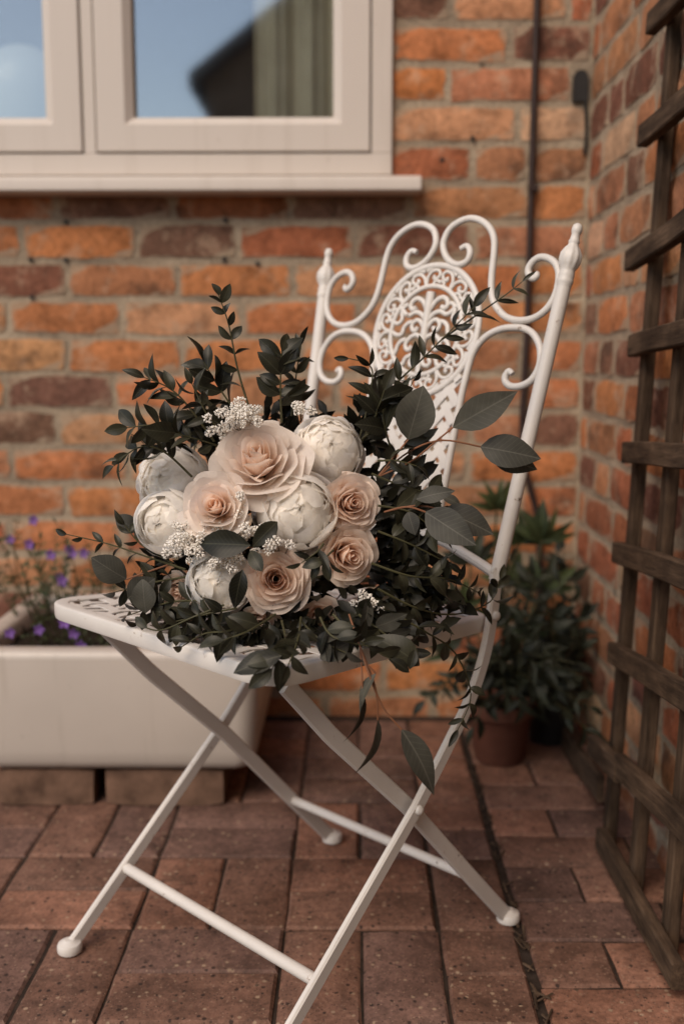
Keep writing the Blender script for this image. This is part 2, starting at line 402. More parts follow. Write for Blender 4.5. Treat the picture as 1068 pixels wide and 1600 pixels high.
for j in range(-5, 9):                                             # courses running to the side wall
    y = 1.217 + 0.1*j
    if y + .05 > W: continue
    sh = 0.0 if j % 2 else 0.1
    if sh: paver(.222 + .05, y, 0, True); paver(.222 + .2, y, 0)
    else: paver(.222 + .1, y, 0)
    if not sh: paver(.222 + .25, y, 0, True)
# twigs and grit lying in the open joint
rg = random.Random(3); db = MB()
for k in range(70):
    y = rg.uniform(1.0, 1.85); x = 0.2175 + rg.uniform(-.006, .006); a = rg.gauss(math.pi/2, .5); l = rg.uniform(.006, .03)
    d = V((math.cos(a), math.sin(a), rg.uniform(-.1,.1))) * l
    db.tube([V((x,y,.001)) - d/2, V((x,y,.002)) + d/2], rg.uniform(.0007,.0018), 5)
tag(part('joint_debris', db, M['wood'], None), 'dry twigs and grit lying along the open paving joint', 'debris', kind='stuff')

# ---- bricks
CRS = 0.0735
def brick_mesh(seed, L):
    rnd = random.Random(seed); mb = MB(); H = CRS - 0.0112; b = 0.004
    nx = 5; nz = 4
    xs = [-L/2 + L*i/(nx-1) for i in range(nx)]; zs = [-H/2 + H*i/(nz-1) for i in range(nz)]
    vs_ = []
    wob = [rnd.uniform(-.0022, .0022) for _ in range(4)]
    for iz, z in enumerate(zs):
        for ix, x in enumerate(xs):
            ed = ix in (0, nx-1) or iz in (0, nz-1)
            sx = (ix == nx-1) - (ix == 0); sz = (iz == nz-1) - (iz == 0)
            jx = rnd.uniform(-.0042, .0026); jz = rnd.uniform(-.0034, .0022)
            xx = x + sx * jx + (0 if sx else rnd.uniform(-.004,.004)); zz = z + sz * jz + (0 if sz else rnd.uniform(-.003,.003))
            if sx and sz: xx -= sx * .0018; zz -= sz * .0018
            y = (0.0022 + rnd.uniform(-.001,.0016)) if ed else rnd.uniform(-.0018, .0012)
            vs_.append((xx, y, zz))
    fs = [(r*nx+c, r*nx+c+1, r*nx+c+nx+1, r*nx+c+nx) for r in range(nz-1) for c in range(nx-1)]
    per = [i for i in range(nx)] + [nx-1 + nx*r for r in range(1, nz)] + [nx*(nz-1) + i for i in range(nx-2, -1, -1)] + [nx*r for r in range(nz-2, 0, -1)]
    n = len(per); base = len(vs_)
    vs_ += [(vs_[i][0]*1.008, 0.03, vs_[i][2]*1.01) for i in per]
    for k in range(n):
        l = (k+1) % n; fs.append((per[l], per[k], base+k, base+l))
    mb.add(vs_, fs); me = mb.mesh('brick', True, 50); me.materials.append(M['brick'])
    ea = me.attributes.new('edge', 'FLOAT', 'POINT')
    for i in range(len(me.vertices)): ea.data[i].value = 1.0 if (i >= base or i in per) else 0.0
    return me
BL = {}
def brick_me(L, rnd):
    q = min((0.05, 0.075, 0.10, 0.13, 0.16, 0.19, 0.215), key=lambda a: abs(a - L))
    lst = BL.setdefault(q, [brick_mesh(int(q*1000)*17 + i, q) for i in range(7 if q > .15 else 4)])
    return rnd.choice(lst), L / q
BC = dict(o=(0.390,0.152,0.066), O=(0.43,0.155,0.060), r=(0.290,0.102,0.052), d=(0.165,0.085,0.056), t=(0.45,0.225,0.118), b=(0.33,0.145,0.076), w=(0.44,0.27,0.17), p=(0.165,0.070,0.047))
rb = random.Random(21)
def put_brick(par, c, L, rotz, code):
    me, s = brick_me(L, rb); k = 1.14 * rb.uniform(.88, 1.12); col = tuple(x * k * rb.uniform(.95, 1.05) for x in BC[code])
    rot = Matrix.Rotation(rotz, 4, 'Z') @ Matrix.Rotation(rb.gauss(0, .006), 4, 'Y') @ Matrix.Rotation(rb.gauss(0, .006), 4, 'X')
    flip = Matrix.Scale(-1, 4, (1,0,0)) @ Matrix.Scale(-1, 4, (0,0,1)) if rb.random() < .5 else Matrix()
    return link('brick', me, None, par, col, Matrix.Translation(c) @ rot @ flip @ Matrix.Diagonal((s, 1, 1, 1)))
def rcode(hi=False):
    return rb.choices('oOrdtbp', (34, 14, 18, 8, 12, 18, 5))[0]

house = root('house_wall', (0, W, 0), 'orange brick house wall with buff mortar behind the chair, holding the cream window', 'wall')
WX0, WX1, WZ0, WZ1 = -1.90, 0.074, 1.060, 2.25       # window opening
YM = W + 0.0042
core = MB()
core.box(-2.6, XR + .15, YM, W + .22, -.04, WZ0); core.box(WX1 + .001, XR + .15, YM, W + .22, WZ0, WZ1)
core.box(-2.6, WX0, YM, W + .22, WZ0, WZ1); core.box(-2.6, XR + .15, YM, W + .22, WZ1, 3.21)
part('mortar', core, M['mortar'], house, False)
rows = {   # joints measured along each course (photo pixels turned to metres) and the colours of the bricks between them
  6: ([704, 887], 'dtr'), 5: ([795], 'op'), 4: ([700, 894], 'Obd'), 3: ([808], 'tw'), 2: ([738, 826], 'rbb'),
  1: ([88, 270, 453, 640, 828], 'rdrdbo'), 0: ([33, 213, 372, 554, 738], 'oodrpb'), -1: ([105, 277, 457, 640, 820], 'pbotoo'),  # first course here lies under the sill; its shade is put into dark brick codes
  -2: ([12, 190, 378, 560, 738], 'bototo'), -3: ([105, 285, 470, 650, 815], 'tooobo'), -4: ([8, 178, 350, 525, 700, 820], 'odobobo'),
  -5: ([90, 270, 440, 620, 735, 828], 'dtoobbd'), -6: ([18, 200, 375, 550, 730], 'bototo'), -7: ([103, 275, 450, 630, 810], 'oobobo'),
  -8: ([15, 190, 365, 545, 725], 'rorbro'), -9: ([103, 280, 455, 640, 815], 'bobrbb')}
GAPX = 0.0115
for k in range(-13, 17):
    z = 0.962 + CRS * k
    js, codes = rows.get(k, (None, None))
    yp = 377 - 58.2 * k
    if js: xs = [at(x, yp, W).x for x in js]
    else:
        xs = [(-0.62 + (0.11 if k % 2 else 0)) + .2255 * i + rb.uniform(-.012,.012) for i in range(5)]; codes = None
    left = [];  x = xs[0]
    while x > -1.72: x -= .2255 + rb.uniform(-.01, .01); left.append(x)
    nl = len(left); edges = list(reversed(left)) + xs
    while XR - edges[-1] > .25: edges.append(edges[-1] + .2255)
    edges.append(XR + .004)
    inwin = WZ0 - .02 < z < WZ1 + .02
    if inwin:
        edges = [WX1 - GAPX/2] + [e for e in edges if e > WX1 + .03]
    seq = []
    if codes:
        if inwin: seq = list(codes)
        else: seq = [rcode() for _ in range(nl - 1)] + list(codes)
    for i in range(len(edges) - 1):
        a, b = edges[i] + GAPX/2, edges[i+1] - GAPX/2
        if k == 4 and i == 2: continue                   # the vent sits here
        if b - a < .02: continue
        code = seq[i] if i < len(seq) else rcode()
        put_brick(house, ((a+b)/2, W, z + rb.uniform(-.0015, .0015)), b - a, 0, code)

side = root('side_wall', (XR, 1.4, 0), 'red brick side wall receding on the right behind the wooden trellis', 'wall')
part('mortar', MB().box(XR + .0042, XR + .22, -1.6, W + .10, -.04, 3.2), M['mortar'], side, False)
for k in range(-13, 15):
    z = 0.958 + CRS * k
    y = W - .004; i = 0
    seqL = [.05, .215, .1, .215, .1, .215, .215] if k % 2 else [.1, .215, .1, .16, .215, .215]
    if k % 3 == 0: seqL = [.13, .1, .19, .215, .215, .215]
    for L in seqL:
        if y - L < 0.55: break
        put_brick(side, (XR, y - L/2 - GAPX/2, z + rb.uniform(-.0015,.0015)), L, -math.pi/2, rb.choices('orbpdtw', (26, 30, 22, 14, 6, 6, 4))[0])
        y -= L + GAPX

# ---- window
FY = W - 0.012
win = MB()
FZ0 = 1.086
win.box(-1.90, WX1, FY, W + .06, FZ0, 1.1265)                       # bottom rail of the frame
win.box(0.0345, WX1, FY, W + .06, 1.1265, 2.25)                     # right jamb
win.box(-0.5185, -0.4955, FY, W + .06, 1.1265, 2.25)                # mullion
win.box(-1.16, -1.137, FY, W + .06, 1.1265, 2.25)
win.box(-1.90, -1.86, FY, W + .06, 1.1265, 2.25)
win.box(-1.86, -1.16, FY, W + .06, 2.20, 2.25); win.box(-1.137, -.5185, FY, W + .06, 2.20, 2.25); win.box(-.4955, .0345, FY, W + .06, 2.20, 2.25)
window = part('window', win, M['cream'], house, False)
bv = window.modifiers.new('bevel', 'BEVEL'); bv.width = .002; bv.segments = 2; bv.limit_method = 'ANGLE'
window['label'] = 'cream painted casement window with three sashes'
sl = MB()                                                           # sill with a rounded nose
prof = [(W + .05, 1.085), (W - .010, 1.085), (W - .055, 1.077), (W - .0605, 1.073), (W - .062, 1.066), (W - .062, 1.052), (W - .058, 1.0485), (W - .05, 1.048), (W + .05, 1.048)]
sl.rings([[(x, y, z) for y, z in prof] for x in (-2.0, .1250, .1275)])
part('sill', sl, M['cream'], window, True, 30)
def sash(x0, x1, z0, z1):
    fy = FY - .004; w = .0705; wb = .065; g_ = .0028
    x0 += g_; x1 -= g_; z0 += g_ ; z1 -= g_
    ix0, ix1, iz0, iz1 = x0 + w, x1 - w, z0 + wb, z1 - w
    # mitred sash section: flat face, then a bevelled bead down to the glass
    prof = [(0, W + .03), (0, fy + .002), (.002, fy), (w - .016, fy), (w - .012, fy + .003), (w - .002, fy + .010), (w, fy + .012), (w, W + .03)]
    loops = []
    for d, y in prof:
        k = d / w
        loops.append([(x0 + d, y, z0 + wb * k), (x1 - d, y, z0 + wb * k), (x1 - d, y, z1 - d), (x0 + d, y, z1 - d)])
    s = MB().rings(loops, closed_loop=True)
    so = part('sash', s, M['cream'], window, False)
    part('pane', MB().box(ix0 - .004, ix1 + .004, W + .012, W + .016, iz0 - .004, iz1 + .004), M['glass'], window, False)
    gk = MB()
    for lo in ((x0 - g_, x1 + g_, z0 - g_, z0), (x0 - g_, x1 + g_, z1, z1 + g_), (x0 - g_, x0, z0, z1), (x1, x1 + g_, z0, z1)):
        gk.box(lo[0], lo[1], W + .004, W + .02, lo[2], lo[3])
    part('shadow_gap', gk, M['gap'], window, False)  # dark strips stand in for the shadow in the gap round the sash
sash(-.4955, .0345, 1.1265, 2.20); sash(-1.137, -.5185, 1.1265, 2.20); sash(-1.86, -1.16, 1.1265, 2.20)

# ---- the room behind the glass
rm = MB()
rm.box(-2.3, XR, W + 2.6, W + 2.7, .2, 2.6); rm.box(-2.3, XR, W + .221, W + 2.6, .15, .2); rm.box(-2.3, XR, W + .221, W + 2.6, 2.6, 2.65)
rm.box(-2.35, -2.3, W + .221, W + 2.6, .2, 2.6); rm.box(XR, XR + .05, W + .221, W + 2.6, .2, 2.6)
tag(part('room', rm, M['room'], None, False), kind='structure')
cu = MB(); n = 90; rr = []
for i in range(n + 1):
    x = -.20 + .29 * i / n; y = W + .09 + .010 * math.sin(i * .30) + .003 * math.sin(i * .83)
    rr.append((x, y))
cu.add([(x, y, 1.0) for x, y in rr] + [(x, y, 2.3) for x, y in rr] + [(x, y + .004, 1.0) for x, y in rr] + [(x, y + .004, 2.3) for x, y in rr],
       [(i, i+1, n+1+i+1, n+1+i) for i in range(n)] + [(2*n+2+i+1, 2*n+2+i, 3*n+3+i, 3*n+3+i+1) for i in range(n)])
tag(part('curtain', cu, M['curtain'], None), 'grey-beige curtain hanging in folds behind the right window pane', 'curtain')
bl = root('balloon', (-.74, W + .30, 1.05), 'pale round balloon behind the left window pane', 'balloon')
pr = [(.001, -.135)] + [(.105 * math.cos(a) * (1 - .10 * (a < 0) * abs(math.sin(a))), .115 * math.sin(a) * (1.15 if a < 0 else 1)) for a in [R(-85 + 17*i) for i in range(11)]] + [(.001, .116)]
part('skin', MB().lathe(pr, (-.70, W + .22, 1.275), seg=28), M['balloon'], bl)
rbn = MB()
rbn.tube(catmull([(-.63, W+.17, 1.42), (-.615, W+.17, 1.415), (-.60, W+.17, 1.40), (-.598, W+.17, 1.35), (-.604, W+.17, 1.30), (-.612, W+.17, 1.27), (-.603, W+.17, 1.25), (-.598, W+.17, 1.235)]), .003, 6)
part('ribbon', rbn, M['balloon'], bl)

# ---- the neighbouring house, seen only in the window glass
nb = root('neighbour_house', (2.3, -7, 0), 'dark gabled house reflected in the right window pane', 'house')
part('wall', MB().add([(-1.5,-7,0),(6.3,-7,0),(6.3,-7,3.5),(2.3,-7,6.35),(-1.5,-7,3.55),(-1.5,-13,0),(6.3,-13,0),(6.3,-13,3.5),(2.3,-13,6.35),(-1.5,-13,3.55)],
     [(4,3,2,1,0),(5,6,7,8,9),(0,5,9,4),(1,2,7,6)]), M['house'], nb, False)
rf = MB()
for s in (-1, 1):
    e = V((2.3 + s*3.95, 0, 3.40)); a = V((2.3, 0, 6.42))
    q = [(e.x,-6.8,e.z),(a.x,-6.8,a.z),(a.x,-13.2,a.z),(e.x,-13.2,e.z)]
    rf.add(q + [(x,y,z+.14) for x,y,z in q], [(0,1,2,3),(7,6,5,4),(0,4,5,1),(2,6,7,3),(3,7,4,0),(1,5,6,2)])
part('roof', rf, M['roof'], nb, False)
for x in (.2, 3.2):
    wdw = part('window', MB().box(x, x+1.2, -7.0+.001, -6.96, 1.0, 2.2), M['cream'], nb, False)
    part('pane', MB().box(x+.1, x+1.1, -6.959, -6.95, 1.1, 2.1), M['black'], wdw, False)

# ---- cable and vent on the house wall
cb = MB(); cb.tube(catmull([(.346, W-.012, 1.9), (.345, W-.012, 1.407), (.343, W-.012, 1.06), (.3415, W-.012, .80), (.337, W-.012, .56), (.352, W-.012, .49), (.374, W-.012, .40), (.382, W-.012, .21), (.383, W-.012, 0.01)], 6), .0066, 8)
for x_, y_ in ((103, 347), (48, 405), (103, 406), (350, 405), (402, 412), (50, 464), (352, 344), (738, 216), (690, 250)):
    p_ = at(x_, y_, W); part('drill_hole', MB().lathe([(.0045, -.003), (.0045, .006), (.001, .0065)], p_ + V((0, .004, 0)), (0, -1, 0), 10), M['black'], house)
cable = tag(part('cable', cb, M['cable'], None), 'thin dark brown cable running down the house wall by the corner', 'cable')
for z in (1.055, .62): part('clip', MB().box(.3415 + (z-1)*.012 - .004, .3415 + (z-1)*.012 + .013, W - .021, W + .002, z, z + .012), M['cable'], cable, False)
vt_ = MB(); cx, hw = .4335, .0145; ol = [(cx - hw, 1.222), (cx + hw, 1.222)] + [(cx + hw*math.cos(a), 1.264 + .016*math.sin(a)) for a in [math.pi*i/10 for i in range(11)]]
vt_.rings([[(x, y, z) for x, z in ol] for y in (W + .02, W - .006)])
vent = tag(part('wall_vent', vt_, M['black'], None, True, 40), 'small black arched vent in the house wall beside the corner', 'vent')
part('wire', MB().tube(catmull([(.443, W-.003, 1.222), (.446, W-.004, 1.19), (.447, W-.004, 1.15), (.444, W-.003, 1.125)]), .0035, 6), M['black'], vent)

# ================================================================== OBJECTS
# ---- leaf meshes: base at the origin, along +X, length 1, normal +Z
def leaf_mesh(name, wid, peak=0.42, fold=0.25, bend=0.18, notch=0.0, wavy=0.0, nseg=7, pt=1.0, mat=None):
    mb = MB(); vs_ = []; fs = []
    for i in range(nseg + 1):
        t = i / nseg
        w = wid * (math.sin(math.pi * t ** (math.log(.5) / math.log(peak))) ** pt) if 0 < t < 1 else (0.015 if t == 0 else 0.004)
        z = -bend * t * t + .05*math.sin(t*math.pi)
        for s in (-1, -.5, 0, .5, 1):
            vs_.append((t - (notch * (1 - abs(s)) if i == nseg else 0), s * w / 2, z + fold * abs(s) * w / 2 + wavy * math.sin(t * 9 + s * 2) * w * abs(s)))
    for i in range(nseg):
        for k in range(4): fs.append((i*5+k, (i+1)*5+k, (i+1)*5+k+1, i*5+k+1))
    me = mb.add(vs_, fs).mesh(name, True, 180)
    if mat: me.materials.append(mat)
    return me
NARROW = [leaf_mesh('leaf', .32 + .05*i, .45, .30, .10 + .12*i, wavy=.03, pt=.85, mat=M['leaf']) for i in range(4)]
BROAD = [leaf_mesh('leaf', .46 + .05*i, .48, .22, .08 + .1*i, wavy=.03, pt=.8, mat=M['leaf']) for i in range(3)]
LANCE = [leaf_mesh('leaf', .22 + .04*i, .40, .3, .22 + .15*i, wavy=.02, mat=M['leaf']) for i in range(2)]
EUCA = [leaf_mesh('leaf', .56, .42, .12, .06, wavy=.015, nseg=9, pt=.9, mat=M['euca']), leaf_mesh('leaf', .46, .45, .15, .12, wavy=.02, nseg=9, mat=M['euca']), leaf_mesh('leaf', .72, .48, .10, .10, wavy=.02, nseg=9, pt=.8, mat=M['euca'])]
EDROOP = [leaf_mesh('leaf', .30, .40, .25, .30, wavy=.03, nseg=9, mat=M['euca'])]
GARD = [leaf_mesh('leaf', .36, .45, .25, .25, wavy=.03, mat=M['green']), leaf_mesh('leaf', .26, .4, .3, .4, mat=M['green'])]
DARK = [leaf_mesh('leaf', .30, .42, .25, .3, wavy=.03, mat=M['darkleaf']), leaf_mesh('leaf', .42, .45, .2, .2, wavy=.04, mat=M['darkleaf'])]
def leafM(p, d, n, L, roll=0.0):
    d = V(d).normalized(); n = V(n); n = n - d * d.dot(n)
    if n.length < 1e-4: n = d.orthogonal()
    n.normalize(); b = n.cross(d)
    if roll:
        n, b = n*math.cos(roll) + b*math.sin(roll), b*math.cos(roll) - n*math.sin(roll)
    return Matrix(((d.x*L, b.x*L, n.x*L, p[0]), (d.y*L, b.y*L, n.y*L, p[1]), (d.z*L, b.z*L, n.z*L, p[2]), (0,0,0,1)))
def rvec(r, s=1.0): return V((r.gauss(0, s), r.gauss(0, s), r.gauss(0, s)))

# ---- white sink planter on dark blocks
for x0, x1, lab in ((-.588, -.430, 'dark rough block under the left of the white sink planter'), (-.409, -.214, 'dark rough block under the right end of the white sink planter')):
    mb = MB(); rnd = random.Random(int(x1*1000)); nx = 7
    rings = []
    for i in range(nx + 1):
        x = x0 + (x1 - x0) * i / nx; q = lambda: rnd.uniform(-.0015, .0015); e = .003 if i in (0, nx) else 0
        rings.append([(x+q(), 1.668+e+q(), .001+e), (x+q(), 1.668+e+q(), .031+q()), (x+q(), 1.671+e+q(), .0615-e), (x, 2.0, .0615-e), (x, 2.0, .001+e)])
    tag(part('support_block', mb.rings(rings), M['block'], None, True, 40), lab, 'block')
def rrect(x0, x1, y0, y1, r, n=6):
    out = []
    for cx, cy, a0 in ((x1-r, y0+r, -90), (x1-r, y1-r, 0), (x0+r, y1-r, 90), (x0+r, y0+r, 180)):
        out += [(cx + r*math.cos(R(a0 + 90*i/n)), cy + r*math.sin(R(a0 + 90*i/n))) for i in range(n + 1)]
    return out
sinkr = root('sink_planter', (-.39, 1.87, .062), 'white glazed ceramic sink used as a planter below the window', 'planter')
SX0, SX1, SY0, SY1 = -.640, -.158, 1.655, 2.075
sk = MB(); rings = []
for ins, z in ((.035, .0625), (.018, .064), (.008, .070), (.003, .080), (0, .10), (-.006, .255), (-.005, .262), (-.001, .2675), (.006, .2695), (.026, .2695), (.033, .267), (.036, .260), (.037, .20)):
    rings.append([(x, y, z) for x, y in rrect(SX0 + ins, SX1 - ins, SY0 + ins, SY1 - ins, max(.012, .034 - ins*.5))])
part('basin', sk.rings(rings), M['sink'], sinkr, True, 60)
so = MB(); nn = 16
so.add([(SX0+.036 + (SX1-SX0-.072)*i/nn, SY0+.036 + (SY1-SY0-.072)*j/nn, .238 + .012*mnoise.noise(V((i*.8, j*.8, 0))) ) for j in range(nn+1) for i in range(nn+1)],
       [(j*(nn+1)+i, j*(nn+1)+i+1, (j+1)*(nn+1)+i+1, (j+1)*(nn+1)+i) for j in range(nn) for i in range(nn)])
part('soil', so, M['soil'], sinkr, True, 180)

def sprig_world(par, pts, meshes, n, L, spread, rnd, up=V((0,-1,.4)), rad=.0011, stem_mat=None, tip=True, jit=.35, name='sprig', taper=.75, flat=.6):
    """a stem with alternating leaf pairs, each leaf an object of its own"""
    pl = catmull(pts, 6); N = len(pl)
    st = part(name, MB().tube(pl, [rad * (1.25 - .75*i/(N-1)) for i in range(N)], 6), stem_mat or M['stem'], par)
    for i in range(n):
        f = (i + 1) / n if tip else (i + .5) / n
        f = .12 + .88 * f
        q = f * (N - 1); a = min(int(q), N - 2); p = pl[a].lerp(pl[a+1], q - a); t = (pl[a+1] - pl[a]).normalized()
        sd = t.cross(up); sd = sd.normalized() if sd.length > 1e-3 else t.orthogonal().normalized()
        last = tip and i == n - 1
        for s in ((0,) if last else (-1, 1)):
            if not last and rnd.random() < .10: continue
            d = t * (1.0 if last else rnd.uniform(.35, .75)) + sd * (s * spread * rnd.uniform(.7, 1.15)) + rvec(rnd, jit*.45) + up * rnd.uniform(-.25, .35)
            nrm = up * flat + rvec(rnd, .45)
            LL = L * (1 - (1 - taper) * f) * rnd.uniform(.78, 1.2)
            link('leaf', rnd.choice(meshes), None, st, None, leafM(p, d, nrm, LL))
    return st

# plants in the sink
rs = random.Random(8)
def flowering(name, stems, label, fl_prob, lf, group=None):
    b = stems[0][0][0]; r_ = root(name, tuple(b), label, 'plant')
    for pts, nl, L, fl in stems:
        st = sprig_world(r_, pts, GARD if lf == 0 else DARK, nl, L, .9, rs, up=V((rs.uniform(-.6,.6), -.6, .6)), rad=.0012)
        for _ in range(fl):
            p = catmull(pts, 4)[-1] + rvec(rs, .010)
            fm = MB()
            for a in range(5):
                th = a * 1.2566 + rs.random()*.3; d = V((math.cos(th), -.35, math.sin(th)))
                fm.add([p, p + d*.006 + V((-d.z, 0, d.x))*.004, p + d*.011, p + d*.006 - V((-d.z, 0, d.x))*.004], [(0,1,2,3)])
            part('blossom', fm, M['purple'], r_, True)
    return r_
def wstem(x0, y0, x1, z1, dx=0, dy=0):
    b = V((x0, y0, .24)); e = V((x1, y0 + dy, z1)); m = b.lerp(e, .5) + V((dx, rs.uniform(-.02,.02), .015))
    return [b, m, e]
stems = []
for i in range(26):
    x = rs.uniform(-.66, -.43); z = rs.uniform(.30, .46)
    stems.append((wstem(min(max(x, -.59), -.4) + rs.uniform(-.02,.02), rs.uniform(1.80, 2.0), x, z, rs.uniform(-.03,.03), rs.uniform(-.05,.0)), 7, .018, 1 if rs.random() < .30 else 0))
flowering('flowering_plant', stems, 'tall wispy plant with small purple flowers at the left of the sink', .5, 0)
stems = []
for i in range(22):
    x = rs.uniform(-.54, -.36); y = rs.uniform(1.70, 1.80)
    stems.append(([V((x, y + .03, .24)), V((x + rs.uniform(-.01,.01), y + .01, .262)), V((x + rs.uniform(-.03,.03), y - rs.uniform(0,.02), rs.uniform(.26, .315)))], 4, .011, 1 if rs.random() < .30 else 0))
flowering('trailing_plant', stems, 'low cushion of tiny leaves and violet flowers at the front of the sink', .6, 0)
stems = []
for i in range(8):
    x = rs.uniform(-.42, -.24)
    stems.append((wstem(x + rs.uniform(-.03,.03), rs.uniform(1.85, 1.98), x, rs.uniform(.36, .47), rs.uniform(-.02,.02), -.02), 8, .024, 0))
flowering('leafy_plant', stems, 'dark leafy plant rising behind the bouquet from the sink', 0, 1)

# ---- terracotta pot and plants in the corner
def pot(name, c, r, h, mat, label):
    p = root(name, (c[0], c[1], 0.0), label, 'pot')
    pr = [(r*.70, .001), (r*.73, .004), (r*.92, h*.76), (r*.93, h*.77), (r*1.03, h*.775), (r*1.06, h*.79), (r*1.07, h*.985), (r*1.05, h), (r*.96, h), (r*.93, h*.97), (r*.90, h*.80)]
    part('body', MB().lathe(pr, (c[0], c[1], 0), seg=32), mat, p, True, 40)
    part('soil', MB().lathe([(r*.90, h*.80), (r*.90, h*.86), (r*.5, h*.89), (.001, h*.9)], (c[0], c[1], 0), seg=20), M['soil'], p)
    return p
pot('plant_pot', (.272, 1.885), .062, .115, M['terra'], 'terracotta pot standing on the paving behind the chair')
pot('plant_pot', (.385, 1.985), .055, .12, M['black'], 'dark pot half hidden in the wall corner')
ra = random.Random(14)
pp = root('potted_plant', (.272, 1.885, .10), 'dark arching plant spilling from the terracotta pot', 'plant')
for i in range(15):
    a = ra.uniform(0, 6.28); reach = ra.uniform(.05, .13); b = V((.272 + .03*math.cos(a), 1.885 + .03*math.sin(a), .10))
    e = b + V((math.cos(a)*reach, math.sin(a)*reach*.8 - .02, ra.uniform(.02, .14)))
    e.x = min(e.x, XR - .02); e.y = min(e.y, W - .03)
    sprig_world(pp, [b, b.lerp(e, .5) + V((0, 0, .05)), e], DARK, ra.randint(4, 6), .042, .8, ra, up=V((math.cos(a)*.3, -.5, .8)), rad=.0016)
for i in range(16):  # extra sprigs added in front of the pots to darken the corner
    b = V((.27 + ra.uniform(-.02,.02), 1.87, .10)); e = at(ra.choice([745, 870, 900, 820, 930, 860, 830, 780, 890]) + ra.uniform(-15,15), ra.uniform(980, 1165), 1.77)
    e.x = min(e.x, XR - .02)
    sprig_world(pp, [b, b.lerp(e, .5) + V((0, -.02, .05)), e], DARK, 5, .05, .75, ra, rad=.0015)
tp = root('tall_plant', (.262, 1.95, .02), 'green plant with broad palmate leaves against the house wall', 'plant')
def palmate(par, base, head, nrm, L, nleaf, meshes, spread=2.6):
    st = part('stalk', MB().tube(catmull([base, base.lerp(head, .55) + V((ra.uniform(-.015,.015), ra.uniform(-.02,.01), .02)), head], 6), .0022, 6), M['stem'], par)
    hd = (head - base).normalized(); nrm = V(nrm); ax = nrm - hd * hd.dot(nrm); ax.normalize(); sd = hd.cross(ax)
    for i in range(nleaf):
        a = -spread/2 + spread * i / (nleaf - 1) + ra.uniform(-.12,.12)
        d = hd * math.cos(a) + sd * math.sin(a) + ax * .25
        link('leaf', ra.choice(meshes), None, st, None, leafM(head, d, ax + rvec(ra, .2), L * (1 - .25*abs(a)/spread) * ra.uniform(.85,1.1)))
for (x, y), L, n in [((775, 795), .060, 7), ((812, 850), .075, 6), ((845, 845), .080, 6), ((735, 880), .075, 6), ((795, 915), .080, 6), ((850, 920), .07, 5), ((720, 950), .07, 6), ((770, 980), .07, 6), ((825, 1000), .07, 5), ((700, 1020), .06, 5)]:
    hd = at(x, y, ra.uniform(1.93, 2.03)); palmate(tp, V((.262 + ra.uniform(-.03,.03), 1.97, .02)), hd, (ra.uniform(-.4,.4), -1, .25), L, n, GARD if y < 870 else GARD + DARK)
dk = root('dark_shrub', (.385, 1.985, .105), 'dark leafy shrub in the shaded wall corner', 'plant')
for i in range(26):  # shrub made denser than needed, added leaves deepen the corner's shade
    b = V((.385 + ra.uniform(-.02,.02), 1.985 + ra.uniform(-.02,.02), .105)); e = V((ra.uniform(.29, .44), ra.uniform(1.82, 2.08), ra.uniform(.06, .37)))
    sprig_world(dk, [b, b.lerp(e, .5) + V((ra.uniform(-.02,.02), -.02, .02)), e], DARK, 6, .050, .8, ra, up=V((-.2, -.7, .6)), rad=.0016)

# ---- wooden trellis leaning on the side wall
trl = root('trellis', (.386, 1.36, 0), 'weathered wooden trellis leaning against the side wall', 'trellis')
TX = lambda z, off=0.0: .386 + .045 * z + off
tax = V((1, 0, -.045)).normalized()
def batten(pts, w, t, off, name, jit=0):
    pl = []; n = 7; a, b = V(pts[0]), V(pts[1])
    for i in range(n):
        q = a.lerp(b, i/(n-1)); pl.append(V((TX(q.z, off) + random.uniform(-.0012,.0012), q.y + random.uniform(-.001,.001), q.z + random.uniform(-.0012,.0012))))
    mb = MB().bar([(0,0,0)] * 0 + pl, w, t, tax, .12)
    # store the length of the stick along local Y so that the grain follows it
    d = (b - a).normalized(); cen = (pl[0] + pl[-1]) / 2
    yv = V((TX(b.z) - TX(a.z), b.y - a.y, b.z - a.z)).normalized(); xv = tax - yv * yv.dot(tax); xv.normalize(); zv = xv.cross(yv)
    Mx = Matrix(((xv.x, yv.x, zv.x, cen.x), (xv.y, yv.y, zv.y, cen.y), (xv.z, yv.z, zv.z, cen.z), (0,0,0,1))); inv = Mx.inverted()
    mb.v = [tuple(inv @ V(p)) for p in mb.v]
    return link(name, mb.mesh(name, True, 30), M['wood'], trl, None, Mx)
for (ya, za), (yb, zb_) in [((1.613,1.212),(1.10,1.200)), ((1.605,1.057),(1.08,1.068)), ((1.625,.880),(1.05,.935)), ((1.570,.755),(1.05,.786)), ((1.548,.600),(1.05,.640)), ((1.563,.451),(1.05,.501)), ((1.537,.304),(1.05,.367)), ((1.45,.162),(1.05,.220)), ((1.515,.020),(1.135,.030)), ((1.62,1.365),(1.10,1.36)), ((1.62,1.52),(1.10,1.52))]:
    batten([(0, ya, za), (0, yb, zb_)], .0315, .017, -.0125, 'slat')
batten([(0, 1.60, .135), (0, 1.44, .158)], .034, .016, -.0145, 'slat')
for yb in (1.545, 1.392, 1.238, 1.085): batten([(0, yb - .008, .003), (0, yb + .028, 1.60)], .026, .017, .0065, 'upright')
pk = tag(part('loose_plank', MB().bar([(.405, 1.98, .012), (.402, 1.80, .03), (.400, 1.63, .05)], .045, .012, (1, 0, 0)), M['wood'], None), 'old plank lying along the foot of the side wall', 'plank')

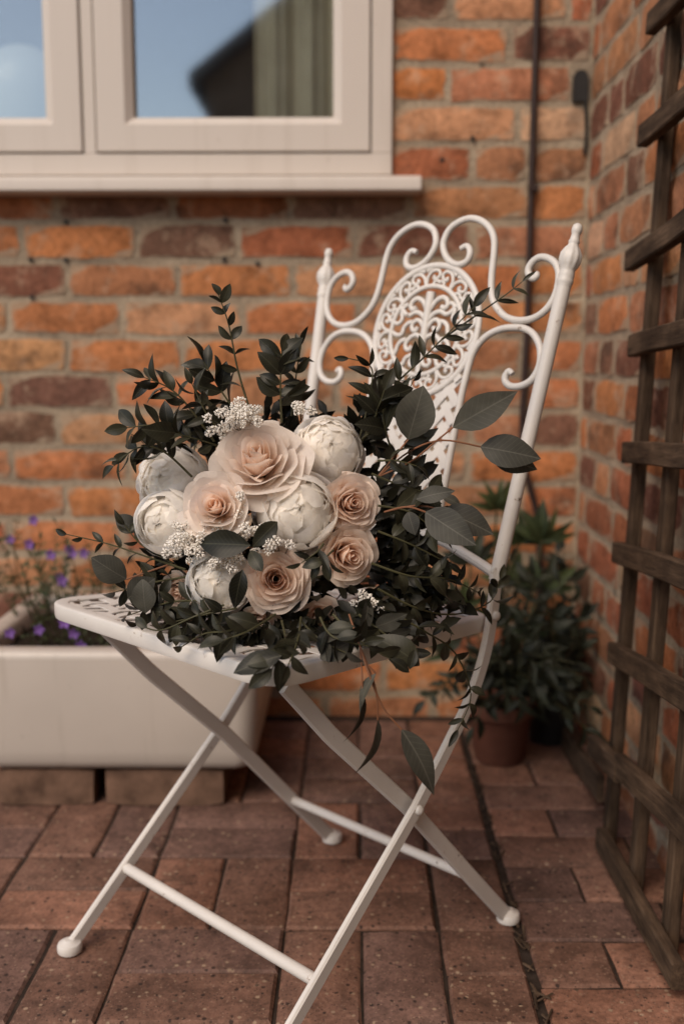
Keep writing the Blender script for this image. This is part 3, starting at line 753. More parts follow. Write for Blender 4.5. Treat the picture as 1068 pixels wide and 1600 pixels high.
# ------------------------------------------------------------------ the folding chair
S_ = 1.05; PH = R(45.694)
CV = V((-math.cos(PH), -math.sin(PH), 0)); CU = V((math.sin(PH), -math.cos(PH), 0)); CO = V((-.0773*S_, 1.1946*S_, 0))
def CL(u, v, z): return CO + CU*u + CV*v + V((0, 0, z))
vb, zb, vt, zt = -.1820, .4838, -.2842, .9008
PB = CL(0, vb, zb); UPW = (CL(0, vt, zt) - PB).normalized(); NW = CU.cross(UPW).normalized()
if NW.dot(CV) < 0: NW = -NW                          # NW points to the front of the chair
def BK(u, s, n=0.0): return PB + CU*u + UPW*s + NW*n
chair = root('folding_chair', tuple(CO), 'white ornate metal folding garden chair carrying the bouquet', 'chair')
cm = M['chair']
FOOT = [(.0125, 0.0005), (.0150, .0015), (.0155, .004), (.0155, .0095), (.0140, .0125), (.0095, .0145), (.006, .017)]
for s in (-1, 1):
    # back post: round tube from the seat hinge to the finial, splaying a little towards the top
    p0 = BK(s*.1795, -.012); p1 = BK(s*.2070, .3495)
    post = part('back_post', MB().tube([p0, p0.lerp(p1, .5), p1], .0088, 14), cm, chair)
    ax = (p1 - p0).normalized()
    pr = [(.0088, 0), (.0088, .002), (.0125, .004), (.0128, .008), (.0105, .010), (.0125, .013), (.0118, .016), (.0098, .0185), (.0100, .021), (.0150, .026), (.0172, .033), (.0165, .040), (.0120, .047), (.0085, .051), (.0078, .054), (.0090, .056), (.0072, .059), (.0066, .066), (.0078, .0675), (.0082, .071), (.0070, .076), (.004, .0785), (.0005, .0795)]
    pr = [(max(r_*.78, .0090) if z_ < .022 else r_*.78, z_*.97) for r_, z_ in pr]
    part('finial', MB().lathe(pr, p1, ax, 40, 10, .05, (.022, .046)), cm, post, True, 60)
    # front leg: flat bar, bending at the hinge, running down to the front foot
    u = s * .1800
    pl = catmull([CL(u, -.1800, .486), CL(u, -.174, .440), CL(u, -.161, .387), CL(u, -.134, .336), CL(u, -.093, .288), CL(u, -.036, .226)], 5) + [CL(u, .043, .154), CL(u, .120, .0838), CL(u, .2010, .010)]
    lg = part('leg', MB().bar(pl, .0175, .0085, CU, .25), cm, chair)
    part('foot', MB().lathe(FOOT, CL(u, .2065, 0), seg=24), cm, lg)
    # rear leg: from under the seat front to the rear foot
    u = s * .1655
    pl = [CL(u, .150, .412), CL(u, .090, .346), CL(u, .078, .334), CL(u, -.036, .226), CL(u, -.154, .098), CL(u, -.2365, .010)]
    lg = part('leg', MB().bar(pl, .0195, .0075, CU, .25), cm, chair)
    part('foot', MB().lathe(FOOT, CL(u, -.2415, 0), seg=24), cm, lg)
    part('rivet', MB().lathe([(.0001, .0055), (.003, .0050), (.0055, .0030), (.0062, .0), (.0062, -.004)][::-1], CL(s*.1845, -.036, .226), CU*s, 16), cm, chair)
    part('rivet', MB().lathe([(.0001, .0055), (.003, .0050), (.0055, .0030), (.0062, .0), (.0062, -.004)][::-1], CL(s*.1850, -.173, .430), CU*s, 16), cm, chair)
part('rung', MB().tube([CL(-.180, .1215, .082), CL(.180, .1215, .082)], .0072, 12), cm, chair)
part('rung', MB().tube([CL(-.1655, -.160, .092), CL(.1655, -.160, .092)], .0066, 12), cm, chair)
part('back_rail', MB().tube(catmull([BK(-.176, -.004), BK(-.13, .012), BK(-.08, .026), BK(0, .032), BK(.08, .026), BK(.13, .012), BK(.176, -.004)], 5), .0066, 10), cm, chair)
S1 = [(.038,.4079),(.0473,.4107),(.0543,.4032),(.0534,.3919),(.0436,.3863),(.03,.388),(.0157,.3979),(.0072,.4128),(.0080,.4253),(.0151,.4372),(.0291,.4449),(.0463,.4475),(.0644,.4426),(.0804,.4316),(.0900,.417),(.0935,.4011),(.0950,.3839),(.0965,.3667),(.1000,.3478),(.107,.3330),(.1180,.3215),(.1311,.3131),(.1501,.3088),(.1703,.3110),(.1857,.3200),(.1950,.3334),(.1985,.349),(.1968,.3662),(.189,.3790),(.1756,.3865),(.1635,.3872),(.1545,.381),(.1512,.3725),(.155,.3648),(.1616,.3615),(.1655,.3645),(.164,.3685)]
S2 = [(.1535,.2415),(.1477,.2454),(.1436,.2391),(.1451,.2317),(.1546,.2262),(.1693,.2269),(.1826,.2340),(.1900,.2471),(.1910,.2617),(.1862,.2775),(.1745,.2915),(.1597,.2985),(.1424,.3002),(.1247,.2985),(.1078,.2921),(.0945,.2807),(.0866,.2666),(.0836,.2512),(.0815,.2305),(.080,.2125),(.0788,.17),(.0778,.12),(.0770,.075),(.0765,.0285)]
for s in (-1, 1):
    for C in (S1, S2):
        pl = catmull([BK(s*a, b) for a, b in C], 4); N = len(pl)
        rad = [.0046 * (1 - .25*max(0, 1 - i/10)) for i in range(N)]
        if C is S1: rad = [.0046 * (1 - .25*max(0, 1 - i/10) - .25*max(0, 1 - (N-1-i)/10)) for i in range(N)]
        part('scroll', MB().tube(pl, rad, 10), cm, chair, True, 70)
# oval medallion
MS, MR = .299, .0885
med = part('medallion', MB().tube([BK(MR*math.cos(a), MS + MR*math.sin(a)) for a in [2*math.pi*i/56 for i in range(57)]], .0046, 8, flat=.8, flatn=NW), cm, chair, True, 70)
part('inner_ring', MB().tube([BK(.0605*math.cos(a), MS + .0605*math.sin(a)) for a in [2*math.pi*i/48 for i in range(49)]], .0036, 7, flat=.8, flatn=NW), cm, med, True, 70)
def tr(par, pts, r=.0026, nm='tracery', n=4):
    part(nm, MB().tube(catmull([BK(a, MS + b) for a, b in pts], n), r, 6, flat=.85, flatn=NW), cm, par, True, 70)
def spiral(c0, r0, r1, a0, turns, n=12):
    return [(c0[0] + (r0 + (r1-r0)*i/n)*math.cos(a0 + turns*2*math.pi*i/n), c0[1] + (r0 + (r1-r0)*i/n)*math.sin(a0 + turns*2*math.pi*i/n)) for i in range(n + 1)]
NB_ = 18
for i in range(NB_):
    a = 2*math.pi*(i + .5)/NB_; da = math.pi/NB_; sg = 1 if i % 2 else -1
    P = lambda r, t: (r*math.cos(t), r*math.sin(t))
    tr(med, [P(.0615, a - sg*da), P(.066, a - sg*da*.9), P(.074, a - sg*da*.75), P(.081, a - sg*da*.2), P(.0815, a + sg*da*.5), P(.076, a + sg*da*.8), P(.0705, a + sg*da*.5), P(.071, a), P(.075, a + sg*da*.15)], .0027)
    tr(med, [P(.0615, a + sg*da*.2), P(.066, a + sg*da*.25), P(.068, a + sg*da*.7), P(.0655, a + sg*da)], .0025)
    tr(med, [P(.082, a - sg*da*.9), P(.0845, a - sg*da*.4), P(.087, a)], .0030)
tr(med, [(0, -.058), (0, -.02), (0, .02), (0, .052)], [.0050]*5 + [.0062]*4 + [.0070]*4)
for s in (-1, 1):
    tr(med, [(s*a, b) for a, b in [(.004, .030), (.012, .040), (.022, .044), (.030, .040), (.032, .033), (.027, .029), (.022, .032)]], .0038)
    tr(med, [(s*a, b) for a, b in [(.004, .016), (.012, .023), (.022, .025), (.032, .021), (.040, .024), (.046, .030), (.050, .033)]], .0035)
    tr(med, [(s*a, b) for a, b in [(.004, .004), (.010, .012), (.018, .014), (.024, .008), (.022, .001), (.016, .000), (.014, .005)]], .0034)
    tr(med, [(s*a, b) for a, b in [(.024, .012), (.032, .010), (.038, .004), (.040, -.004), (.048, -.006), (.057, -.002)]], .0034)
    tr(med, [(s*a, b) for a, b in [(.004, -.010), (.014, -.006), (.024, -.010), (.030, -.018), (.028, -.025), (.022, -.026), (.019, -.021)]], .0035)
    tr(med, [(s*a, b) for a, b in [(.030, -.012), (.038, -.014), (.044, -.020), (.046, -.028), (.049, -.034)]], .0034)
    tr(med, [(s*a, b) for a, b in [(.003, -.026), (.010, -.032), (.018, -.034), (.026, -.038), (.030, -.046), (.036, -.048)]], .0034)
    tr(med, [(s*a, b) for a, b in [(.003, -.040), (.008, -.047), (.015, -.048), (.018, -.043), (.014, -.039)]], .0032)
    tr(med, [(s*a, b) for a, b in [(.036, .036), (.042, .034), (.046, .026), (.044, .016), (.050, .010), (.058, .012)]], .0032)
# woven lattice below the medallion
lat = part('lattice_edge', MB().tube([BK(-.0765, .0355), BK(0, .0385), BK(.0765, .0355)], .004, 8), cm, chair)
def lat_ok(u, s): return abs(u) < .0765 and .036 < s < .285 and u*u + (s - MS)**2 > (MR - .001)**2
for sg in (-1, 1):
    for k in range(-9, 16):
        pts = []; seg = []
        c0 = k * .0268
        for i in range(81):
            u = -.08 + .16*i/80; s = c0 + sg * u * 1.15 + .02
            if lat_ok(u, s): pts.append((u, s))
            else:
                if len(pts) > 3: seg.append(pts)
                pts = []
        if len(pts) > 3: seg.append(pts)
        for q in seg:
            wpl = []
            for i in range(0, len(q), 3):
                wpl.append(BK(q[i][0], q[i][1], .0015 * sg * math.cos((q[i][0]) / .0233 * math.pi)))
            if len(wpl) < 2: wpl = [BK(*q[0]), BK(*q[-1])]
            part('lattice_strap', MB().bar(wpl, .0118, .0016, NW, .2), cm, lat)
# seat: turned-down rim with woven straps
def seat_z(v): return .447 - .050 * (.2087 - v)
def hw_at(v): return .214 - .040 * (.2087 - v) / .39
poly = [(-.214, .2087), (.214, .2087), (.172, -.185), (-.172, -.185)]
rad = [.052, .052, .03, .03]; loop = []
for i in range(4):
    p = V((*poly[i], 0)); a = V((*poly[i-1], 0)); b = V((*poly[(i+1) % 4], 0)); da = (a - p).normalized(); db_ = (b - p).normalized()
    r_ = rad[i]; p0 = p + da*r_; p1 = p + db_*r_
    for k in range(9):
        t = k/8; q = p0*(1-t)**2 + p*2*t*(1-t) + p1*t*t; loop.append(q)
sec = [(.0, -.0015), (.0, -.0150), (-.0010, -.0180), (-.0032, -.0185), (-.0032, -.006), (-.016, -.0035), (-.017, -.0015), (-.016, .0), (-.003, .0008), (-.001, .0)]
rings = []
n = len(loop)
for i in range(n):
    t = (loop[(i+1) % n] - loop[i-1]).normalized(); o_ = V((-t.y, t.x, 0))
    if o_.dot(loop[i]) < 0: o_ = -o_
    rings.append([CL(*(lambda q: (q.x, q.y, seat_z(q.y) + dz))(loop[i] + o_*d)) for d, dz in sec])
seat = part('seat', MB().rings(rings, closed_loop=True), cm, chair, True, 50)
us = [-.195 + .0195*i for i in range(21)]; vs2 = [.186 - .0255*i for i in range(15)]
for i, u in enumerate(us):
    pl = []
    for j, v in enumerate(vs2):
        if abs(u) > hw_at(v) - .012: continue
        pl.append(CL(u, v, seat_z(v) - .004 + (.0014 if (i//2 + j) % 2 else -.0014)))
    if len(pl) > 2: part('seat_strap', MB().bar([pl[0] + CV*.008] + pl + [pl[-1] - CV*.008], .0095, .0016, (0, 0, 1), .2), cm, seat)
for j, v in enumerate(vs2):
    h_ = hw_at(v) - .010; pl = [CL(-h_, v, seat_z(v) - .004)]
    for i, u in enumerate(us):
        if abs(u) > h_ - .005: continue
        pl.append(CL(u, v, seat_z(v) - .004 - (.0014 if (i//2 + j) % 2 else -.0014)))
    pl.append(CL(h_, v, seat_z(v) - .004)); part('seat_strap', MB().bar(pl, .0125, .0016, (0, 0, 1), .2), cm, seat)

# ------------------------------------------------------------------ the bouquet
BCN = at(410, 820, 1.20)
bq = root('bouquet', tuple(CL(0, .02, .45)), 'bridal bouquet of peach roses, cream peonies and dark greenery lying on the chair seat', 'bouquet')
def petal(R_, th0, rb_, zb_, rc, zc, rt, ztp, hw, curl, ruf, rnd, nu=9, nv=8, tipn=0.16, edge=.0):
    vs_ = []; ph = rnd.uniform(0, 6.28); k1 = rnd.uniform(2.5, 4.5)
    for j in range(nv):
        for i in range(nu):
            s = -1 + 2*i/(nu-1); t0 = j/(nv-1); t = t0 * (1 - tipn * abs(s)**2.4)
            r = rb_*(1-t)**2 + 2*rc*t*(1-t) + rt*t*t; z = zb_*(1-t)**2 + 2*zc*t*(1-t) + ztp*t*t
            wdt = hw * (.28 + .72 * math.sin(min(1, t0*1.15) * math.pi/2)) * (1 - .10*t0**4)
            a = s * min(wdt / max(r, .10), 1.9)
            cu_ = max(0, (t0 - .62) / .38) ** 1.8
            rr_ = r + curl*cu_ + edge*(abs(s)**3)*t0 + ruf*t0*t0*math.sin(k1*s + ph); zz = z - curl*.55*cu_ + ruf*.9*t0**3*math.sin(k1*1.6*s + ph*1.7)
            th = th0 + a
            vs_.append((rr_*math.cos(th), rr_*math.sin(th), zz))
    fs = [(j*nu+i, j*nu+i+1, (j+1)*nu+i+1, (j+1)*nu+i) for j in range(nv-1) for i in range(nu-1)]
    return MB().add(vs_, fs)
def rose_set(seed, opened, N=24):
    rnd = random.Random(seed); out = []; th = rnd.uniform(0, 6); nb = N * .36
    for i in range(N):
        f = i/(N-1); th += 2.4 + rnd.uniform(-.3, .3)
        if i < nb:                                   # the furled bud
            g_ = i/nb; rt = .05 + .22*g_; ztp = .62 - .02*g_ + rnd.uniform(-.03,.03); hw = .16 + .20*g_; rc = rt*1.25 + .05; curl = .02 + .05*g_
        else:
            g_ = (i - nb)/(N - nb); rt = .32 + (.62*g_)*opened; ztp = .56 - .44*g_**1.2*opened + rnd.uniform(-.04,.03); hw = .36 + .30*g_; rc = rt*(1.05 - .12*g_); curl = .07 + .12*g_
        m = petal(1, th, .05 + .06*f, -.40, rc, -.22 + .25*(1-f), rt, ztp, hw, curl, .010 + .042*f, rnd, nu=13, nv=9, tipn=.16 + .10*rnd.random(), edge=.06*f)
        out.append(m.mesh('petal', True, 180))
    return out
def peony_set(seed, guard=9, frill=54, a_guard=(48, 74), ruf=.045, ball=.86, hw=.74):
    """guard petals cupped round a ball of ruffled inner petals"""
    rnd = random.Random(seed); out = []; nu, nv = 13, 8
    def sheet(th, rho, al, hw_, lift, rf, k1, ph, low):
        vs_ = []
        for j in range(nv):
            t = j/(nv-1)
            for k in range(nu):
                s_ = -1 + 2*k/(nu-1)
                tip = al + .10*math.sin(k1*s_ + ph) + .30*abs(s_)**2.4 + .035*math.sin(k1*3.1*s_ + ph*2)
                p_ = low*(1-t) + tip*t
                r_ = rho*(1 + lift*t**2.5) + rf*t**3*math.sin(k1*1.7*s_ + ph) + rf*.22*t**4*math.sin(k1*4.3*s_ + ph*3) - .07*abs(s_)**2*t
                w_ = hw_*(.40 + .60*math.sin(min(1, t*1.2)*math.pi/2)); a_ = s_*min(w_/(rho*max(math.sin(abs(p_)), .30)), 1.6)
                vs_.append((r_*math.sin(p_)*math.cos(th + a_), r_*math.sin(p_)*math.sin(th + a_), r_*math.cos(p_)))
        out.append(MB().add(vs_, [(j*nu+k, j*nu+k+1, (j+1)*nu+k+1, (j+1)*nu+k) for j in range(nv-1) for k in range(nu-1)]).mesh('petal', True, 180))
    for i in range(8):                                # closed heart
        sheet(i*2.39996, ball*(.70 + .012*i), R(-16 + 3*i), .55, .0, ruf*.5, rnd.uniform(2, 3.5), rnd.uniform(0, 6.28), R(95))
    for i in range(frill):
        f = i/(frill-1); th = i*2.39996 + rnd.uniform(-.5, .5); al = R(76)*math.sqrt(f) + rnd.uniform(-.10, .10)
        sheet(th, ball*(.80 + .20*f) + rnd.uniform(-.05, .03), al - R(8), .32 + .18*f + rnd.uniform(0, .10), rnd.uniform(.02, .13), ruf*rnd.uniform(.7, 1.4), rnd.uniform(2.0, 3.8), rnd.uniform(0, 6.28), al + R(48))
    for i in range(guard):
        f = i/(guard-1); th = i*2.39996 + rnd.uniform(-.2, .2); al = R(a_guard[0] + (a_guard[1]-a_guard[0])*f + rnd.uniform(-5, 5))
        sheet(th, .93 + .06*f, al, hw*rnd.uniform(.9, 1.1), .03 + .10*f, ruf*.35, rnd.uniform(2, 3.5), rnd.uniform(0, 6.28), R(158))
    return out
ROSES = [rose_set(1, 1.08, 31), rose_set(2, .88, 27), rose_set(3, .82, 33)]
PEON = [peony_set(4, 8, 46, (72, 98), .034, .93, .74), peony_set(5, 9, 34, (46, 88), .040, .90, .78), peony_set(6, 10, 24, (38, 84), .018, .90, .88)]
for i, st in enumerate(ROSES):
    for me in st: me.materials.append(M['rose_a' if i < 2 else 'rose_b'])
for st in PEON:
    for me in st: me.materials.append(M['peony'])
RB = [[me.copy() for me in ROSES[1]]]
for me in RB[0]: me.materials[0] = M['rose_b']
cal = MB().lathe([(.02, -.9), (.06, -.62), (.18, -.52), (.26, -.40), (.22, -.28), (.10, -.22)], seg=12)
cal_me = cal.mesh('receptacle', True); cal_me.materials.append(M['stem'])
rf_ = random.Random(31)
def flower(kind, x, y, Y, rpx, pset, face, roll=0, sq=1.0, label=None):
    p = at(x, y, Y); rad_ = rpx / CAM_F * Y * 1.0
    tocam = (V((0, 0, CAM_H)) - p).normalized(); rt_ = V((0,0,1)).cross(tocam).normalized() * 1.0; up_ = tocam.cross(rt_)
    # face = (right, up) tilt of the flower axis away from the camera direction
    ax = (tocam + rt_*face[0] + up_*face[1]).normalized()
    q = ax.to_track_quat('Z', 'Y').to_matrix().to_4x4()
    Mx = Matrix.Translation(p - ax*rad_*.15) @ q @ Matrix.Rotation(roll, 4, 'Z') @ Matrix.Diagonal((rad_*sq, rad_, rad_, 1))
    o = link(kind, cal_me, None, bq, None, Mx)
    if label: o['label'] = label
    for me in pset: link('petal', me, None, o)
    return o
flower('rose', 402, 716, 1.105, 76, ROSES[0], (-.10, .62), .3, label='large open pale peach rose at the top')
flower('rose', 336, 790, 1.075, 60, ROSES[1], (-.22, .22), 1.3, label='peach rose at the left')
flower('rose', 549, 786, 1.115, 52, ROSES[2], (.35, .05), 2.0, label='small dusty rose at the right')
flower('rose', 431, 905, 1.070, 60, ROSES[2], (0.05, -.02), .7, label='dusty rose at the bottom')
flower('rose', 545, 868, 1.105, 54, RB[0], (.45, -.15), .2, label='half hidden dusty rose low on the right')
flower('rose', 500, 968, 1.100, 42, RB[0], (.2, -.45), 2.9); flower('rose', 280, 925, 1.12, 36, RB[0], (-.4, -.5), .9); flower('rose', 405, 975, 1.085, 36, RB[0], (.0, -.6), 4.)
flower('peony', 513, 703, 1.160, 57, PEON[0], (.12, .35), .4, label='ball-shaped cream peony at the top right')
flower('peony', 464, 798, 1.105, 68, PEON[1], (.12, .20), 1.1, label='large cream peony in the middle')
flower('peony', 266, 752, 1.175, 58, PEON[0], (-.6, .25), 2.0, label='cream peony behind the left rose')
flower('peony', 260, 818, 1.125, 54, PEON[2], (-.55, .0), 3.0, label='smooth cream peony bud at the left')
flower('peony', 344, 908, 1.085, 54, PEON[1], (-.15, -.1), 4.0, label='ruffled cream peony at the lower left')

# gypsophila: clusters of tiny florets
fl_mb = MB()
for i in range(20):
    a = i*2.4; z = 1 - (i + .5)/10.0; r_ = math.sqrt(max(0, 1 - z*z))
    c_ = V((r_*math.cos(a), r_*math.sin(a), z)) * (.62 + .2*((i*7) % 3))
    w_ = .30 + .05*(i % 3); q_ = V((math.sin(i*1.7), math.cos(i*2.3), math.sin(i*3.1))).normalized(); e1 = q_.orthogonal().normalized(); e2 = q_.cross(e1)
    fl_mb.add([c_ + q_*w_*.6] + [c_ + (e1*math.cos(k*1.0472) + e2*math.sin(k*1.0472))*w_*(1 if k % 2 else .62) for k in range(6)] + [c_ - q_*w_*.5], [(0, 1+k, 1+(k+1) % 6) for k in range(6)] + [(7, 1+(k+1) % 6, 1+k) for k in range(6)])
FLO = fl_mb.mesh('floret', False); FLO.materials.append(M['gyp'])
rgy = random.Random(4)
for (cx_, cy_, Yc, sx_, sy_, n_) in [(292, 845, 1.075, 32, 30, 26), (322, 830, 1.08, 22, 28, 8), (378, 650, 1.10, 40, 20, 26), (345, 668, 1.13, 20, 18, 7), (388, 830, 1.07, 26, 22, 9), (432, 852, 1.062, 28, 14, 9), (352, 878, 1.06, 26, 14, 9), (470, 640, 1.17, 20, 12, 4), (575, 940, 1.08, 30, 18, 6), (375, 780, 1.075, 8, 16, 4)]:
    b = at(cx_, cy_ + 20, Yc + .06); spm = MB(); ps = []
    for k in range(int(n_*1.35)):
        p = at(cx_ + rgy.gauss(0, .5)*sx_, cy_ + rgy.gauss(0, .5)*sy_, Yc + rgy.uniform(-.012, .012)); ps.append(p)
        spm.tube([b, b.lerp(p, .6) + rvec(rgy, .004), p], .0005, 4)
    st = part('gypsophila', spm, M['stem'], bq)
    for p in ps:
        sc_ = rgy.uniform(.0036, .0066); link('floret', FLO, None, st, None, Matrix.Translation(p) @ Matrix.Rotation(rgy.uniform(0,6), 4, 'Y') @ Matrix.Rotation(rgy.uniform(0,6), 4, 'Z') @ Matrix.Diagonal((sc_, sc_, sc_, 1)))

# sprigs of foliage; each line: pixel path with depth, leaf kind, pairs, leaf length in pixels, spread
rl = random.Random(77)
SPR = [
 ([(395,655,1.16),(372,580,1.16),(358,510,1.16),(342,462,1.16)], BROAD, 8, 38, .6),
 ([(335,690,1.15),(290,630,1.15),(262,605,1.15),(226,590,1.15)], NARROW, 8, 48, .75),
 ([(380,660,1.17),(345,610,1.17),(318,565,1.17)], BROAD, 5, 56, .55),
 ([(300,745,1.13),(255,705,1.12),(215,700,1.12),(178,728,1.12)], NARROW, 8, 50, .75),
 ([(300,690,1.12),(255,665,1.11),(200,668,1.11)], BROAD, 6, 58, .7),
 ([(440,660,1.18),(438,600,1.18),(440,548,1.18)], BROAD, 7, 52, .8),
 ([(455,650,1.20),(462,590,1.21),(470,540,1.21)], NARROW, 6, 40, .7),
 ([(360,690,1.13),(325,650,1.12),(300,600,1.12)], NARROW, 5, 46, .7),
 ([(560,690,1.17),(575,630,1.17),(580,575,1.17),(545,560,1.17)], NARROW, 6, 42, .6),
 ([(565,690,1.18),(610,610,1.19),(660,560,1.20),(700,520,1.21),(740,480,1.21)], NARROW, 9, 44, .7),
 ([(690,530,1.21),(740,495,1.22),(790,460,1.22),(815,440,1.22)], LANCE, 4, 42, .5),
 ([(560,690,1.17),(620,640,1.18),(645,595,1.19)], BROAD, 3, 50, .7),
 ([(575,680,1.16),(590,640,1.15),(600,610,1.15)], BROAD, 3, 66, .6),
 ([(590,720,1.14),(620,720,1.13),(650,728,1.13)], NARROW, 4, 38, .8),
 ([(580,740,1.13),(630,760,1.13),(690,775,1.14)], BROAD+EUCA, 4, 50, .7),
 ([(590,790,1.12),(640,800,1.12),(680,830,1.12)], BROAD+EUCA, 5, 56, .75),
 ([(590,830,1.11),(640,850,1.11),(700,880,1.12)], NARROW, 6, 44, .8),
 ([(580,880,1.10),(640,900,1.10),(700,905,1.12),(745,925,1.16)], NARROW, 7, 44, .8),
 ([(590,920,1.09),(650,950,1.10),(710,960,1.14),(765,940,1.19),(780,905,1.20)], NARROW, 8, 44, .75),
 ([(600,950,1.08),(660,985,1.08),(710,1020,1.12),(735,1085,1.14),(715,1140,1.14)], NARROW, 9, 42, .7),
 ([(560,960,1.06),(600,990,1.05),(640,1015,1.05)], BROAD+EUCA, 4, 56, .75),
 ([(520,960,1.05),(560,1000,1.02),(610,1030,1.02)], BROAD, 4, 52, .75),
 ([(470,970,1.04),(500,1000,1.01),(540,1020,1.00)], EUCA, 2, 56, .7),
 ([(440,970,1.04),(445,1005,.98),(425,1045,.955)], BROAD, 4, 54, .8),
 ([(470,965,1.04),(465,1000,.98),(450,1040,.955)], BROAD, 4, 46, .8),
 ([(400,965,1.05),(360,985,1.01),(320,990,1.02),(285,1010,1.03)], NARROW, 6, 46, .8),
 ([(370,950,1.06),(320,960,1.06),(260,975,1.07)], NARROW, 6, 44, .8),
 ([(330,940,1.08),(270,940,1.09),(205,960,1.11)], BROAD, 5, 42, .75),
 ([(300,900,1.10),(240,910,1.12),(180,925,1.15)], BROAD, 5, 44, .7),
 ([(290,890,1.11),(230,870,1.13),(170,850,1.14),(105,835,1.14)], NARROW, 6, 32, .5),
 ([(270,880,1.12),(220,850,1.13),(195,820,1.13)], NARROW, 4, 34, .7),
 ([(520,860,1.07),(510,870,1.05),(500,885,1.045)], BROAD, 3, 42, .9),
 ([(505,850,1.06),(495,862,1.045),(470,880,1.04)], NARROW, 3, 42, .9),
 ([(350,700,1.14),(320,690,1.12),(285,680,1.11)], NARROW, 4, 44, .7),
 ([(430,960,1.03),(390,985,.99),(350,1000,.985)], BROAD, 4, 50, .8),
 ([(500,965,1.03),(520,995,1.0),(575,1010,1.0)], BROAD, 4, 48, .8),
 ([(350,945,1.06),(300,965,1.05),(250,985,1.06),(215,975,1.08)], BROAD, 5, 44, .75),
 ([(610,700,1.17),(600,665,1.16),(598,630,1.16)], BROAD, 3, 70, .45),
]
nleaf = 0
for path, kind, n, lpx, spd in SPR:
    pts = [at(*q) for q in path]; Ym = sum(q[2] for q in path)/len(path); out = ((pts[-1] + pts[0])/2 - BCN); out.normalize()
    sprig_world(bq, pts, kind, n, lpx / CAM_F * Ym, spd, rl, up=(V((0, -1, .30)) + out*.3).normalized(), rad=.0011, name='sprig', taper=.72)
# single large leaves (base pixel, tip pixel, depth at base and tip)
def big(x0, y0, Y0, x1, y1, Y1, me, nrm=(0, -1, .15), roll=0.0, twig=None, mat='twig'):
    p, q = at(x0, y0, Y0), at(x1, y1, Y1)
    st = part('sprig', MB().tube(catmull([at(*t) for t in twig] + [p], 5), .0010, 6), M[mat], bq) if twig else bq
    link('leaf', me, None, st, None, leafM(p, q - p, nrm, (q - p).length, roll))
tw = [(590,745,1.14),(640,722,1.14),(680,690,1.14)]
big(637, 687, 1.14, 661, 604, 1.13, EUCA[2], twig=[(590,745,1.14),(612,718,1.14)])
big(707, 668, 1.14, 806, 612, 1.12, EUCA[1], twig=tw)
big(750, 698, 1.14, 845, 716, 1.13, EUCA[0], twig=[(590,745,1.14),(640,705,1.14),(690,688,1.14)], roll=.1)
big(760, 702, 1.145, 841, 736, 1.15, EUCA[1], roll=-.2)
big(664, 800, 1.10, 742, 851, 1.07, EUCA[0], twig=[(600,800,1.11),(635,792,1.10)]); big(690, 797, 1.12, 771, 834, 1.11, EUCA[0], roll=.2, twig=[(600,800,1.12),(650,790,1.12)])
big(650, 780, 1.11, 709, 765, 1.10, EUCA[1], roll=.3)
big(391, 852, 1.045, 306, 848, 1.055, BROAD[1], nrm=(.1, -1, .25)); big(433, 815, 1.06, 396, 852, 1.045, BROAD[2]); big(410, 893, 1.03, 388, 858, 1.04, BROAD[2]); big(379, 890, 1.04, 364, 951, 1.03, NARROW[3])
big(198, 905, 1.12, 143, 872, 1.11, EUCA[2], twig=[(270,880,1.12)]); big(215, 830, 1.15, 180, 806, 1.15, EUCA[2]); big(228, 958, 1.09, 222, 905, 1.09, EUCA[2]); big(200, 935, 1.10, 240, 905, 1.09, EUCA[2])
big(500, 1030, 1.0, 545, 1002, 1.01, EUCA[2], nrm=(.1,-.8,.6)); big(440, 1024, .96, 363, 1050, .955, BROAD[0], nrm=(.0,-.8,.6)); big(575, 935, 1.06, 568, 1005, 1.03, EDROOP[0], roll=.6)
big(655, 1040, 1.03, 590, 990, 1.03, BROAD[2], nrm=(.2,-.8,.5)); big(648, 1015, 1.03, 640, 1045, 1.02, BROAD[1])
dr = [(545,960,1.06),(562,1010,1.02),(575,1050,1.0),(598,1105,1.0)]
big(627, 1140, 1.0, 689, 1243, .99, leaf_mesh('leaf', .36, .40, .15, .22, nseg=10, mat=M['euca']), nrm=(.6,-1,.1), twig=dr)
big(590, 1125, 1.0, 576, 1217, .99, EDROOP[0], nrm=(1,-.6,0), twig=[(562,1010,1.02),(578,1050,1.005),(588,1085,1.0)]); big(566, 1085, 1.0, 557, 1168, 1.0, EDROOP[0], nrm=(1,-.5,0), twig=[(562,1010,1.02),(565,1050,1.0)])
big(587, 1052, 1.0, 550, 1108, .99, EDROOP[0], nrm=(-.8,-.6,.2), twig=[(575,1040,1.0)])
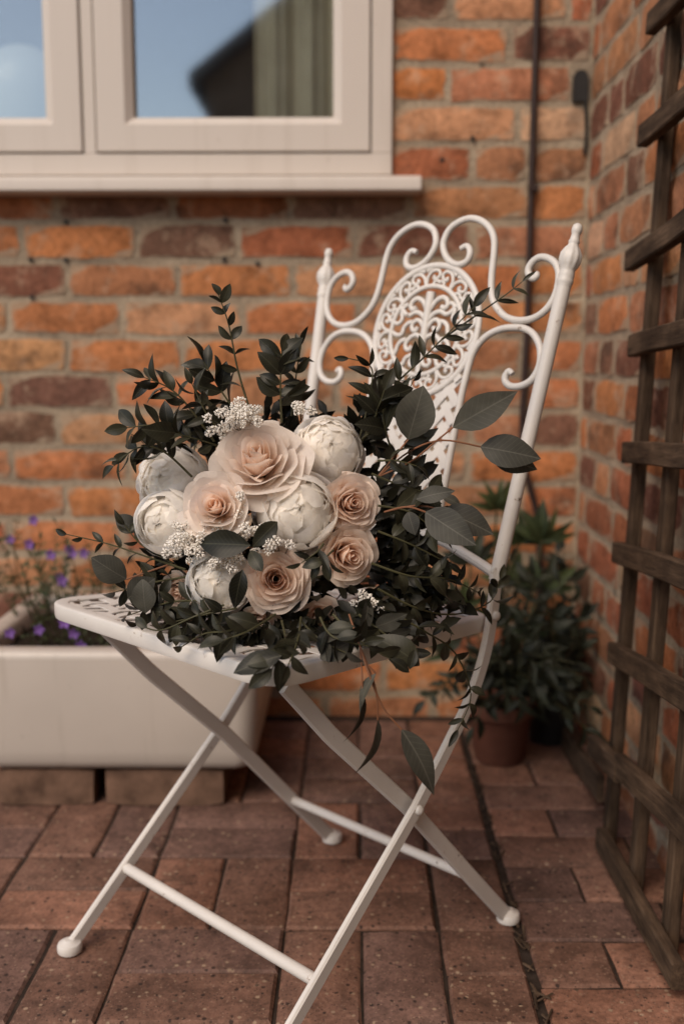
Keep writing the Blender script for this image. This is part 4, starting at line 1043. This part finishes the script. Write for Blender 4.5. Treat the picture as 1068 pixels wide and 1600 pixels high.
# leaves packed behind and under the flowers, too many to tell apart
ms_ = MB(); rm_ = random.Random(9)
def stuff_leaf(p, d, n, L, w):
    Mx = leafM(p, d, n, L); vs_ = []
    for t, ww in ((0, .03), (.2, .6), (.45, 1.0), (.75, .65), (1, .02)):
        for s in (-1, 0, 1): vs_.append(tuple(Mx @ V((t, s*ww*w/2, .25*abs(s)*ww*w/2 - .15*t*t))))
    ms_.add(vs_, [(i*3+k, (i+1)*3+k, (i+1)*3+k+1, i*3+k+1) for i in range(4) for k in range(2)])
for (x, y, Y, sx_, sy_, sY, n_, L) in [(430, 880, 1.16, 95, 75, .03, 240, .032), (615, 830, 1.18, 42, 85, .025, 190, .032), (630, 930, 1.15, 50, 40, .025, 120, .030), (400, 985, 1.09, 90, 18, .02, 130, .026), (290, 920, 1.15, 45, 40, .02, 90, .026), (330, 690, 1.19, 45, 40, .015, 70, .028), (450, 680, 1.22, 60, 30, .015, 70, .028), (562, 690, 1.20, 22, 40, .02, 45, .028), (560, 970, 1.09, 60, 25, .02, 110, .028)]:
    for k in range(n_):
        px_, py_ = x + rm_.gauss(0, .62)*sx_, y + rm_.gauss(0, .62)*sy_
        p = at(px_, py_, Y + rm_.gauss(0, .6)*sY)
        if p.z < .452 and (p - CO).length < .8: p.z = .452 + rm_.uniform(0, .02)
        d = (p - at(420, 860, 1.25)).normalized() + rvec(rm_, .6)
        stuff_leaf(p, d, V((0,-1,.4)) + rvec(rm_, .5), L * rm_.uniform(.7, 1.2), rm_.uniform(.36, .55))
fol = tag(part('foliage', ms_, M['leaf'], bq, True, 180), kind='stuff')
# bound stems lying on the seat behind the flowers
sb = MB()
for k in range(14):
    a = k*2.4; r_ = .004 * math.sqrt(k); sb.tube([at(430, 880, 1.20), CL(.0 + r_*math.cos(a)*1.2, -.04, .468 + r_*math.sin(a)*.9), CL(.01 + r_*2*math.cos(a), -.135, .462 + r_*1.2*math.sin(a))], .0028, 6)
part('stem_bundle', sb, M['stem'], bq)
